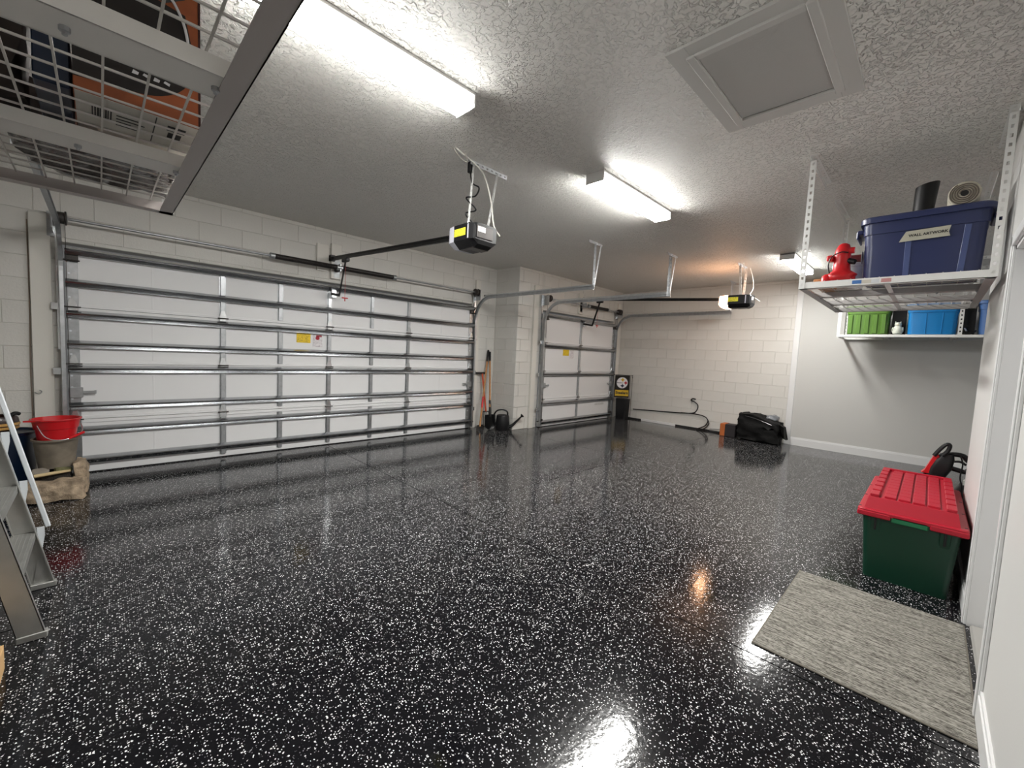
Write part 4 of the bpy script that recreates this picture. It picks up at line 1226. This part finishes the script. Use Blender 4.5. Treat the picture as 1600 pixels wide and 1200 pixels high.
# raised pads in four columns, ridged side rails and front/back steps
cw = (ty1 - ty0 - 0.13) / 4
for c_ in range(4):
    for r_ in range(10):
        a = tx0 + 0.02 + r_ * (tx1 - tx0 - 0.06) / 10
        b = a + (tx1 - tx0 - 0.06) / 10 - 0.006
        y_ = ty0 + 0.065 + c_ * cw
        MB().box((a, y_ + 0.006, 0.537), (b, y_ + cw - 0.006, 0.549), 0.002).build('lid_pad', M_REDLID, lid_o)
for sg, yy in ((1, ty1 - 0.045), (-1, ty0)):
    for r_ in range(7):
        a = tx0 + r_ * (tx1 - tx0) / 7
        MB().box((a, yy, 0.537), (a + (tx1 - tx0) / 7 - 0.035, yy + 0.045, 0.556), 0.003).build('lid_rib', M_REDLID, lid_o)
MB().box((tx1 - 0.03, ty0, 0.537), (tx1 + 0.0, ty1, 0.556), 0.003).build('lid_step', M_REDLID, lid_o)
for yy in (ty0 - 0.025, ty1 + 0.025):
    for r_ in range(3):
        MB().cyl((lx0 + 0.06 + r_ * 0.36, yy - (0.018 if yy < cy else -0.018), 0.461), (lx0 + 0.06 + r_ * 0.36, yy - (0.018 if yy < cy else -0.018), 0.4635), 0.008, 10).build('lid_hole', M_INK, lid_o)

cs = thing('chainsaw', 'red and black electric chainsaw leaning behind the red lidded tote', 'chainsaw', (5.13, -5.82, 0))
X = 5.13
MB().prism([(X - 0.045, -5.735, 0.545), (X - 0.045, -5.755, 0.57), (X - 0.045, -5.80, 0.70), (X - 0.045, -5.825, 0.715), (X - 0.045, -5.835, 0.69), (X - 0.045, -5.79, 0.55)], (0.09, 0, 0)).build('top_cover', M_RED, cs)
MB().rr_loft([(X, -5.82, 0.52, 0.05, 0.055, 0.03), (X, -5.845, 0.60, 0.055, 0.065, 0.03), (X, -5.865, 0.68, 0.055, 0.055, 0.03), (X, -5.875, 0.72, 0.04, 0.04, 0.025)]).build('motor_body', M_BLACKP, cs, True)
MB().tube(bez([(X - 0.05, -5.80, 0.70), (X - 0.05, -5.83, 0.76), (X - 0.05, -5.862, 0.805), (X - 0.05, -5.882, 0.80), (X - 0.05, -5.875, 0.755), (X - 0.05, -5.845, 0.71)]), 0.014, 8).build('hand_guard', M_BLACKP, cs, True)
MB().tube(bez([(X, -5.86, 0.70), (X, -5.90, 0.725), (X, -5.96, 0.725), (X, -5.985, 0.70), (X, -6.015, 0.655), (X, -5.99, 0.60), (X, -5.94, 0.605), (X, -5.87, 0.62)]), 0.019, 8).build('rear_handle', M_BLACKP, cs, True)
MB().tube(bez([(X - 0.01, -5.90, 0.665), (X - 0.01, -5.95, 0.675), (X - 0.01, -5.985, 0.655)]), 0.009, 8).build('trigger', M_BLACKP, cs, True)
MB().prism([(X - 0.02, -5.76, 0.58), (X - 0.02, -5.82, 0.55), (X - 0.02, -5.69, 0.03), (X - 0.02, -5.665, 0.0), (X - 0.02, -5.645, 0.02)], (0.02, 0, 0)).build('guide_bar', M_BLACKP, cs)
MB().tube(bez([(X - 0.02, -5.945, 0.73), (X - 0.03, -5.965, 0.66), (X - 0.03, -5.96, 0.55), (X - 0.03, -5.975, 0.46), (X - 0.03, -5.97, 0.2), (X - 0.03, -5.93, 0.006)]), 0.005, 6).build('cord', M_BLACKP, cs, True)
vb = thing('black_vacuum_head', 'black rounded machine with white cap behind tote lid', 'machine', (5.3, -6.05, 0))
MB().rr_loft([(5.32, -6.05, 0.0, 0.12, 0.12, 0.08), (5.32, -6.05, 0.38, 0.12, 0.12, 0.08), (5.32, -6.05, 0.46, 0.08, 0.08, 0.06)]).build('tank', M_BLACKP, vb, True)
MB().lathe([(0.06, 0.455), (0.06, 0.50), (0.045, 0.51)], (5.32, -6.05, 0), 20).build('cap', M_MILKY, vb, True)

# ------------------------------------------------------------------ far wall floor things
# dark strip, white board
tag(MB().box((XF - 0.022, -3.02, 0.0005), (XF - 0.006, -0.62, 0.035), 0.002).build('floor_strip', M_RUBBER), 'black rubber strip along the foot of the far block wall', 'strip')
tag(MB().box((XF - 0.055, -2.0, 0.0005), (XF - 0.026, -1.22, 0.05), 0.003).build('white_board', M_TRIM), 'white painted board lying against the far block wall', 'board')
# black bin under the banner
bn = thing('waste_bin', 'tall narrow black bin behind the small banner', 'bin', (8.66, -0.84, 0))
ang = 0.8
MB().rr_loft([(8.67, -0.84, 0.0005, 0.09, 0.12, 0.03), (8.67, -0.84, 0.44, 0.10, 0.135, 0.03), (8.67, -0.84, 0.44, 0.09, 0.125, 0.028), (8.67, -0.84, 0.01, 0.08, 0.11, 0.025)]).build('tub', M_BLACKP, bn, True)
MB().rr_loft([(8.67, -0.84, 0.441, 0.106, 0.141, 0.035), (8.67, -0.84, 0.462, 0.106, 0.141, 0.035), (8.67, -0.84, 0.475, 0.07, 0.10, 0.03)]).build('lid', M_BLACKP, bn, True)
# garden banner on a wire stand
fa, fb = V((8.440, -0.741, 1.0)), V((8.675, -0.976, 0.99))
fx = (fb - fa); fx.z = 0; FWD = fx.length; fx.normalize()
fn = V((fx.y, -fx.x, 0))
if fn.dot(V((0.22, -5.7, 0)) - fa) < 0:
    fn = -fn
gfl = thing('garden_banner', 'small black banner with round emblem on a wire stand in the far corner', 'banner', (8.69, -1.0, 0))
def fp(u_, v_, d=0.0):
    return fa + fx * (FWD * u_) + V((0, 0, -0.50 * v_)) + fn * d
def quad_slab(name, u0_, v0_, u1_, v1_, d, th, m, par):
    P4 = [fp(u0_, v0_, d), fp(u1_, v0_, d), fp(u1_, v1_, d), fp(u0_, v1_, d)]
    return MB().prism(P4, fn * th).build(name, m, par)
cloth = quad_slab('cloth', 0, 0, 1, 1, 0.0, 0.003, M_FLAG, gfl)
quad_slab('yellow_band', 0.06, 0.66, 0.96, 0.93, 0.003, 0.001, M_GOLD, cloth)
def disc(name, cu_, cv_, r, d, m, par, n=36, f=None):
    P4 = []
    for i in range(n):
        a = 2 * PI * i / n
        rr = r if f is None else r * f(a)
        P4.append(fp(cu_ , cv_, d) + fx * rr * math.cos(a) + V((0, 0, rr * math.sin(a))))
    return MB().prism(P4, fn * 0.0008).build(name, m, par)
disc('emblem_rim', 0.50, 0.335, 0.128, 0.003, mat('grey_print2', '#8f9094', 0.8), cloth)
disc('emblem', 0.50, 0.335, 0.120, 0.0036, M_FWHITE, cloth)
def astroid(a):      # four-pointed star with hollow sides
    c_, s_ = abs(math.cos(a)), abs(math.sin(a))
    return 1.0 / ((c_ ** (2 / 3) + s_ ** (2 / 3)) ** 1.5)
disc('emblem_star', 0.52, 0.20, 0.052, 0.0046, M_GOLD, cloth, 48, astroid)
disc('emblem_star', 0.74, 0.335, 0.052, 0.0046, M_FRED, cloth, 48, astroid)
disc('emblem_star', 0.52, 0.47, 0.052, 0.0046, M_FBLUE, cloth, 48, astroid)
text_obj('lettering', 'Steelers', M_INK, cloth, fp(0.33, 0.335, 0.005), fx, (0, 0, 1), 0.042, 0.0004, 0.0008)
text_obj('lettering', 'Steelers', M_INK, cloth, fp(0.51, 0.79, 0.0046), fx, (0, 0, 1), 0.085, 0.0004, 0.003)
pa = V((8.715, -1.016, 0.002))
MB().tube([pa, pa + V((0, 0, 0.97))], 0.005, 6).tube([fa + V((0, 0, 0.012)) - fx * 0.02, fb + V((0, 0, 0.012)) + fx * 0.055], 0.005, 6)\
    .tube([pa + V((0, 0, 0.13)), pa + V((0, 0, 0.13)) - fx * 0.13, pa - fx * 0.13], 0.004, 6).tube([fb + fx * 0.02 + V((0, 0, 0.012)), fb + fx * 0.02 + V((0, 0, -0.95))], 0.003, 6).build('stand', M_BLACKM, gfl)
MB().blob(fb + fx * 0.055 + V((0, 0, 0.012)), (0.012, 0.012, 0.012), 0, sub=2).blob(pa + V((0, 0, 0.97)), (0.012, 0.012, 0.012), 0, sub=2).blob(fa + V((0, 0, 0.012)) - fx * 0.02, (0.012, 0.012, 0.012), 0, sub=2).build('finial', M_BLACKM, gfl)
# cords on the far wall
cdm = MB().tube(bez([(XF - 0.02, -0.99, 0.235), (XF - 0.015, -1.5, 0.262), (XF - 0.015, -2.0, 0.29), (XF - 0.02, -2.33, 0.325), (XF - 0.025, -2.42, 0.40), (XF - 0.025, -2.43, 0.50), (XF - 0.025, -2.36, 0.56), (XF - 0.025, -2.29, 0.585), (XF - 0.025, -2.32, 0.625), (XF - 0.025, -2.38, 0.615)]), 0.011, 8)
tag(cdm.build('extension_cord', M_BLACKP, None, True), 'black cord strung along the far block wall with hooked end', 'cord')
hs = MB().tube(bez([(XF - 0.03, -2.10, 0.305), (XF - 0.03, -2.40, 0.315), (XF - 0.03, -2.58, 0.29), (XF - 0.03, -2.65, 0.22), (XF - 0.04, -2.62, 0.12), (XF - 0.05, -2.52, 0.05), (XF - 0.06, -2.44, 0.014), (XF - 0.08, -2.52, 0.012), (XF - 0.06, -2.62, 0.06), (XF - 0.04, -2.68, 0.16), (XF - 0.03, -2.63, 0.26)]), 0.010, 8)
tag(hs.build('hose', M_BLACKP, None, True), 'black hose looping from far wall to floor left of the bag', 'hose')
tag(MB().tube([(XF - 0.03, -2.70, 0.055), (XF - 0.06, -2.97, 0.09)], 0.007, 6).tube([(XF - 0.03, -2.70, 0.02), (XF - 0.06, -2.97, 0.04)], 0.005, 6).build('metal_rods', M_GALVD), 'pair of thin metal rods left of the orange ended box', 'rod')
# box with orange end, black bag, plastic wrap
bx = thing('carton', 'dark box with orange end poking out from the black bag', 'box', (8.70, -3.15, 0))
MB().box((8.60, -3.25, 0.001), (8.82, -3.06, 0.235), 0.006).build('carton_body', mat('charcoal_card', '#231f22', 0.7), bx)
part_label(MB().box((8.595, -3.075, 0.001), (8.825, -2.98, 0.24), 0.01).build('carton_end', mat('orange_card_end', '#b8642f', 0.7, var=0.2), bx), 'orange brown end')
bg = thing('equipment_bag', 'bulky black covered bag on the floor at the far wall', 'bag', (8.68, -3.65, 0))
bgm = MB()
bgm.rough_box((8.50, -3.98, 0.001), (8.86, -3.28, 0.50), 0.035, 12, 4.2, 0.22)
for v in bgm.bm.verts:      # front corner sags, rear shoulder is high
    if v.co.z > 0.3:
        v.co.z -= max(0, (-3.62 - v.co.y)) * 0.30
bgm.build('cover', M_BAG, bg, True, 80)
MB().prism([(8.56, -3.95, 0.36), (8.52, -4.03, 0.33), (8.52, -4.05, 0.13), (8.56, -4.07, 0.11), (8.60, -4.0, 0.14), (8.60, -3.95, 0.3)], (0.10, -0.01, 0.0)).build('hanging_flap', M_BAG, bg)
MB().tube(bez([(8.52, -3.42, 0.45), (8.50, -3.62, 0.415), (8.50, -3.85, 0.34)]), 0.006, 6).build('piping', mat('grey_sheen_plastic', '#4a4a4c', 0.2), bg, True)
wp = MB()
wp.rough_box((8.60, -3.90, 0.405), (8.78, -3.73, 0.50), 0.03, 7, 2.2, 0.35, False)
tag(wp.build('plastic_wrap', mat('grey_clear_wrap', '#9a9ea4', 0.12, trans=0.3, bump=1.0, bscale=25), None, True, 80), 'clump of clear plastic wrap on the black bag', 'plastic')

# ------------------------------------------------------------------ garden tools in the corner of the wall return
hoe = thing('garden_hoe', 'wooden handled hoe with black grip leaning in the corner', 'hoe', (5.0, -0.2, 0))
a0, a1 = V((5.288, 0.02, 1.41)), V((4.945, -0.23, 0.06))
MB().tube([a0.lerp(a1, 0.12), a1], [0.015, 0.017], 10).build('handle', M_WOOD, hoe, True)
MB().tube([a0, a0.lerp(a1, 0.01), a0.lerp(a1, 0.15), a0.lerp(a1, 0.155)], [0.012, 0.02, 0.019, 0.015], 10).build('grip', M_BLACKP, hoe, True)
part_label(MB().tube([a0.lerp(a1, 0.62), a0.lerp(a1, 0.76)], 0.0185, 10).build('red_sleeve', M_RED, hoe, True), 'red sleeve')
MB().prism([a1 + V((-0.07, 0, 0.03)), a1 + V((0.07, 0, 0.03)), a1 + V((0.08, -0.01, -0.058)), a1 + V((-0.08, -0.01, -0.058))], (0, 0.006, 0)).build('blade', M_DARKST, hoe)
shv = thing('shovel', 'black bladed shovel with wooden handle leaning in the corner', 'shovel', (5.13, -0.25, 0))
a0, a1 = V((5.318, 0.01, 1.38)), V((5.125, -0.27, 0.40))
MB().tube([a0.lerp(a1, 0.16), a1], [0.015, 0.018], 10).build('handle', M_WOOD, shv, True)
MB().tube([a0, a0.lerp(a1, 0.01), a0.lerp(a1, 0.17)], [0.012, 0.021, 0.019], 10).build('grip', M_BLACKP, shv, True)
MB().tube([a0.lerp(a1, 0.88), a1 + V((-0.005, -0.02, -0.1)), a1 + V((-0.01, -0.03, -0.16))], [0.022, 0.024, 0.02], 10).build('socket', M_BLACKM, shv, True)
m_ = MB()
rings = []
for i in range(9):
    v_ = i / 8
    z_ = 0.27 - 0.268 * v_
    hw_ = 0.125 * (1 if v_ < 0.6 else math.sqrt(max(0.02, 1 - ((v_ - 0.6) / 0.42) ** 2)))
    if v_ < 0.05:
        hw_ = 0.115
    rings.append([V((5.115 + hw_ * q, -0.30 - 0.035 * (1 - q * q) * -1 - 0.02 * v_, z_)) for q in (-1, -0.6, -0.2, 0.2, 0.6, 1)] +
                 [V((5.115 + hw_ * q, -0.295 - 0.035 * (1 - q * q) * -1 - 0.02 * v_, z_)) for q in (1, 0.6, 0.2, -0.2, -0.6, -1)])
m_.ring_loft(rings)
m_.build('blade', M_BLACKM, shv, True)
frk = thing('garden_fork', 'red shafted garden fork with black T grip in the corner', 'garden fork', (5.15, -0.05, 0))
a0, a1 = V((5.12, -0.03, 0.99)), V((5.16, -0.13, 0.30))
MB().tube([a0, a1], 0.016, 10).build('shaft', M_ORANGE, frk, True)
MB().bar(a0 + V((-0.15, 0, 0.0)), a0 + V((0.09, 0, 0.0)), 0.032, 0.036, bevel=0.008).build('t_grip', M_BLACKP, frk)
m_ = MB().bar(a1 + V((-0.07, 0, 0)), a1 + V((0.07, 0, 0)), 0.014, 0.02)
for q in range(4):
    m_.tube([a1 + V((-0.065 + q * 0.0433, 0, 0)), a1 + V((-0.065 + q * 0.0433, -0.03, -0.298))], [0.006, 0.003], 6)
m_.build('tines', M_BLACKM, frk)
wc = thing('watering_can', 'black plastic watering can on the floor against the wall return', 'watering can', (5.37, -0.42, 0))
wx_, wy_ = 5.30, -0.43
MB().lathe([(0.118, 0.001), (0.126, 0.02), (0.122, 0.13), (0.112, 0.25), (0.104, 0.27), (0.07, 0.275), (0.066, 0.262)], (wx_, wy_, 0), 28).build('body', M_BLACKP, wc, True)
dvec = V((0.72, -0.69, 0))
def wp_(s_, z_):
    q = V((wx_, wy_, z_)) + dvec * s_
    return q
MB().tube(bez([wp_(0.10, 0.06), wp_(0.17, 0.09), wp_(0.25, 0.17), wp_(0.33, 0.255)]), [0.034 - 0.022 * i / 24 for i in range(25)], 10).build('spout', M_BLACKP, wc, True)
tdir = (wp_(0.33, 0.255) - wp_(0.25, 0.17)).normalized()
MB().lathe([(0.012, 0), (0.036, 0.035), (0.038, 0.042), (0.0, 0.05)], wp_(0.325, 0.25), 16, tuple(tdir), True, False).build('rose', M_BLACKP, wc, True)
MB().tube(bez([wp_(0.085, 0.26), wp_(0.075, 0.33), wp_(0.0, 0.365), wp_(-0.10, 0.345), wp_(-0.155, 0.27), wp_(-0.15, 0.17), wp_(-0.115, 0.09)]), 0.014, 8).build('handle', M_BLACKP, wc, True)

# ------------------------------------------------------------------ left corner: stones, buckets, barrel, pot
tag(MB().rough_box((-0.215, -0.90, 0.0), (0.115, -0.765, 0.175), 0.03, 8, 1.0, 0.25).build('stone_block', M_STONE, None, True, 50), 'long rough tan stone lying in front of grey bucket', 'stone')
tag(MB().rough_box((0.045, -0.76, 0.0), (0.125, -0.48, 0.28), 0.025, 8, 6.0, 0.2).build('stone_block', M_STONE, None, True, 50), 'upright tan stone right of grey bucket', 'stone')
tag(MB().rough_box((-0.175, -0.755, 0.0), (0.03, -0.50, 0.205), 0.02, 8, 11.0, 0.15).build('soil_bed', M_SOIL, None, True, 60), 'dark soil heap under the grey bucket', 'soil')
tag(MB().rough_box((-0.20, -0.745, 0.195), (-0.09, -0.66, 0.235), 0.02, 4, 3.0, 0.4).build('flat_stone', mat('grey_stone', '#8d857a', 0.9, bump=1, bscale=30), None, True, 50), 'small flat grey stone on soil under grey bucket', 'stone')
tag(MB().rough_box((-0.06, -0.74, 0.195), (0.03, -0.66, 0.235), 0.02, 4, 7.0, 0.4).build('flat_stone', mat('mossy_stone', '#6b6a48', 0.9, bump=1, bscale=30), None, True, 50), 'small mossy stone on soil under grey bucket', 'stone')
tag(MB().tube([(-0.17, -0.775, 0.205), (-0.06, -0.772, 0.215), (0.03, -0.77, 0.22)], [0.014, 0.013, 0.009], 7).build('stick', mat('pale_stick', '#cbb68c', 0.8), None, True), 'pale short stick lying on soil behind long stone', 'stick')
def bucket(name, label, c, r0_, r1_, h, m, rim=0.012, wire=True, zb=0.0):
    t = thing(name, label, 'bucket', c)
    c = V(c)
    body = MB().lathe([(r0_, 0), (r1_, h), (r1_ + rim, h + 0.002), (r1_ + rim, h + 0.016), (r1_ - 0.005, h + 0.016), (r1_ - 0.006, h), (r0_ - 0.006, 0.008)], c, 36).build('tub', m, t, True, 40)
    return t, body
zs = 0.235
gk, gkb = bucket('bucket', 'dirty grey bucket on soil beside the wide garage door', (-0.055, -0.60, zs), 0.107, 0.132, 0.225, M_GBUCK)
rk = thing('bucket', 'bright red bucket nested in the grey bucket', 'bucket', (-0.05, -0.60, 0.42))
MB().lathe([(0.112, 0.03), (0.119, 0.09), (0.124, 0.125), (0.131, 0.128), (0.136, 0.165), (0.143, 0.195), (0.152, 0.198), (0.152, 0.207), (0.14, 0.208), (0.138, 0.198), (0.105, 0.04)], (-0.05, -0.60, 0.435), 40).build('tub', M_RED, rk, True, 40)
MB().prism([(-0.15, -0.705, 0.642), (-0.19, -0.655, 0.642), (-0.225, -0.70, 0.645)], (0, 0, -0.012)).build('pouring_lip', M_RED, rk)
MB().tube(bez([(-0.15, -0.70, 0.60), (-0.11, -0.755, 0.52), (-0.05, -0.775, 0.485), (0.03, -0.76, 0.49), (0.10, -0.66, 0.53), (0.09, -0.55, 0.58)]), 0.004, 6).build('wire_handle', M_GALV, rk, True)
MB().bar((0.02, -0.765, 0.488), (0.115, -0.70, 0.525), 0.016, 0.018, bevel=0.004).build('handle_grip', M_RED, rk)
bar_ = thing('barrel', 'tall midnight blue bin left of the grey bucket', 'bin', (-0.33, -0.45, 0))
MB().lathe([(0.15, 0.0005), (0.165, 0.02), (0.19, 0.50), (0.20, 0.505), (0.20, 0.525), (0.185, 0.526), (0.182, 0.50), (0.145, 0.02)], (-0.365, -0.40, 0), 36).build('tub', M_NAVYB, bar_, True, 40)
MB().lathe([(0.186, 0.50), (0.17, 0.51)], (-0.365, -0.40, 0), 36).build('lid', M_NAVYB, bar_, True)
pot = thing('glazed_pot', 'dark brown glazed pot with two tan stripes on the blue bin', 'pot', (-0.40, -0.45, 0.51))
px_, py_ = -0.385, -0.45
pb = MB().lathe([(0.08, 0.512), (0.105, 0.53), (0.118, 0.57), (0.122, 0.60), (0.118, 0.64), (0.105, 0.662), (0.10, 0.66), (0.11, 0.63), (0.07, 0.53)], (px_, py_, 0), 32).build('body', M_BROWN, pot, True)
MB().lathe([(0.1165, 0.556), (0.1205, 0.558), (0.1215, 0.576), (0.1195, 0.578)], (px_, py_, 0), 32, cap0=False, cap1=False).build('stripe', M_TAN, pb, True)
MB().lathe([(0.122, 0.586), (0.126, 0.588), (0.1255, 0.606), (0.122, 0.608)], (px_, py_, 0), 32, cap0=False, cap1=False).build('stripe', M_TAN, pb, True)
MB().tube(bez([(px_ + 0.07, py_ - 0.06, 0.655), (px_ + 0.10, py_ - 0.05, 0.685), (px_ + 0.125, py_ - 0.03, 0.675)]), 0.014, 8).build('handle', M_BLACKP, pot, True)

# ------------------------------------------------------------------ stepladder at the left edge
ld = thing('stepladder', 'aluminium stepladder standing at the left edge of the garage', 'ladder', (-0.35, -2.77, 0))
LT = 1.78
def lx(z_):
    return 0.028 - 0.205 * z_
for yy, sg in ((-3.04, 1), (-2.48, -1)):
    m_ = MB()
    # channel rail: web and two flanges
    m_.prism([(lx(0), yy, 0.006), (lx(0) - 0.085, yy, 0.006), (lx(LT) - 0.055, yy, LT), (lx(LT), yy, LT)], (0, 0.003 * sg, 0))
    m_.prism([(lx(0), yy, 0.006), (lx(0) - 0.003, yy, 0.006), (lx(LT) - 0.003, yy, LT), (lx(LT), yy, LT)], (0, 0.026 * sg, 0))
    m_.prism([(lx(0) - 0.085, yy, 0.006), (lx(0) - 0.082, yy, 0.006), (lx(LT) - 0.052, yy, LT), (lx(LT) - 0.055, yy, LT)], (0, 0.026 * sg, 0))
    m_.build('side_rail', M_ALU, ld)
    MB().box((lx(0) - 0.09, min(yy - 0.004 * sg, yy + 0.03 * sg), 0.0005), (lx(0) + 0.004, max(yy - 0.004 * sg, yy + 0.03 * sg), 0.03), 0.003).build('foot', M_ALU, ld)
for i, zz in enumerate((0.31, 0.57, 0.83, 1.09, 1.35, 1.61)):
    m_ = MB()
    m_.box((lx(zz) - 0.085, -3.036, zz - 0.004), (lx(zz) - 0.002, -2.484, zz), 0.001)
    m_.box((lx(zz) - 0.006, -3.036, zz - 0.035), (lx(zz) - 0.002, -2.484, zz - 0.002))
    m_.box((lx(zz) - 0.085, -3.036, zz - 0.025), (lx(zz) - 0.081, -2.484, zz - 0.002))
    for q in range(5):
        m_.box((lx(zz) - 0.078 + q * 0.015, -3.03, zz), (lx(zz) - 0.073 + q * 0.015, -2.49, zz + 0.0015))
    st = m_.build('step', M_ALU, ld)
    if i in (0, 1, 2, 3):
        MB().prism([(lx(zz) + 0.002, -2.483, zz + 0.02), (lx(zz) + 0.030, -2.483, zz + 0.02), (lx(zz) + 0.03, -2.483, zz - 0.03), (lx(zz) + 0.02, -2.483, zz - 0.10), (lx(zz) + 0.012, -2.483, zz - 0.10)], (0, 0.004, 0)).build('step_bracket', M_ALUP, st)
# gusset by the far foot
MB().prism([(lx(0.24), -2.485, 0.24), (lx(0.01), -2.485, 0.01), (lx(0.01) - 0.08, -2.485, 0.01)], (0, -0.004, 0)).build('gusset', M_ALU, ld)
part_label(MB().prism([(lx(0.24) + 0.004, -2.478, 0.225), (lx(0.24) - 0.010, -2.478, 0.225), (lx(LT) - 0.010, -2.478, LT), (lx(LT) + 0.004, -2.478, LT)], (0, 0.006, 0)).build('front_flange', M_ALUP, ld), 'pale front flange')
part_label(MB().bar((lx(0.315) + 0.042, -2.445, 0.315), (lx(1.2) + 0.042, -2.445, 1.2), 0.018, 0.02, (1, 0, 0.2), 0.003).build('brace_bar', M_ALUP, ld), 'pale aluminium brace bar')
for yy in (-2.97, -2.55):
    MB().bar((-0.88, yy, 0.002), (lx(LT) - 0.06, yy, LT), 0.025, 0.04, (0, 1, 0)).build('rear_leg', M_ALU, ld)
for zz in (0.3, 0.8, 1.3):
    xr = -0.88 + (lx(LT) - 0.06 + 0.88) * zz / LT
    MB().bar((xr, -2.97, zz), (xr, -2.55, zz), 0.012, 0.03).build('rear_bar', M_ALU, ld)
MB().box((lx(LT) - 0.09, -3.05, LT), (lx(LT) + 0.03, -2.47, LT + 0.03), 0.004).build('top_cap', M_ALU, ld)
# cardboard box below the ladder
cbx = carton('cardboard_box', 'small tan cardboard box at the bottom left edge', 'box', (-0.40, -3.60, 0.0005), (-0.075, -3.2, 0.10), M_CARD)

# thin cables on the door wall, left
tag(MB().tube(bez([(-0.225, YW - 0.006, 2.35), (-0.225, YW - 0.006, 1.6), (-0.232, YW - 0.006, 1.0), (-0.226, YW - 0.006, 0.2)]), 0.004, 6).build('wall_cable', mat('brown_cable', '#86776a', 0.6), None, True), 'thin brown cable down the wall left of the wide door', 'cable')
tag(MB().cyl((-0.205, YW - 0.055, 0.80), (-0.205, YW - 0.041, 0.80), 0.006, 8).tube(bez([(-0.205, YW - 0.055, 0.80), (-0.18, YW - 0.07, 0.79), (-0.165, YW - 0.07, 0.81), (-0.18, YW - 0.07, 0.825)]), 0.004, 6).build('screw_hook', M_GALVD, None, True), 'small metal hook on the board left of the wide door', 'hook')
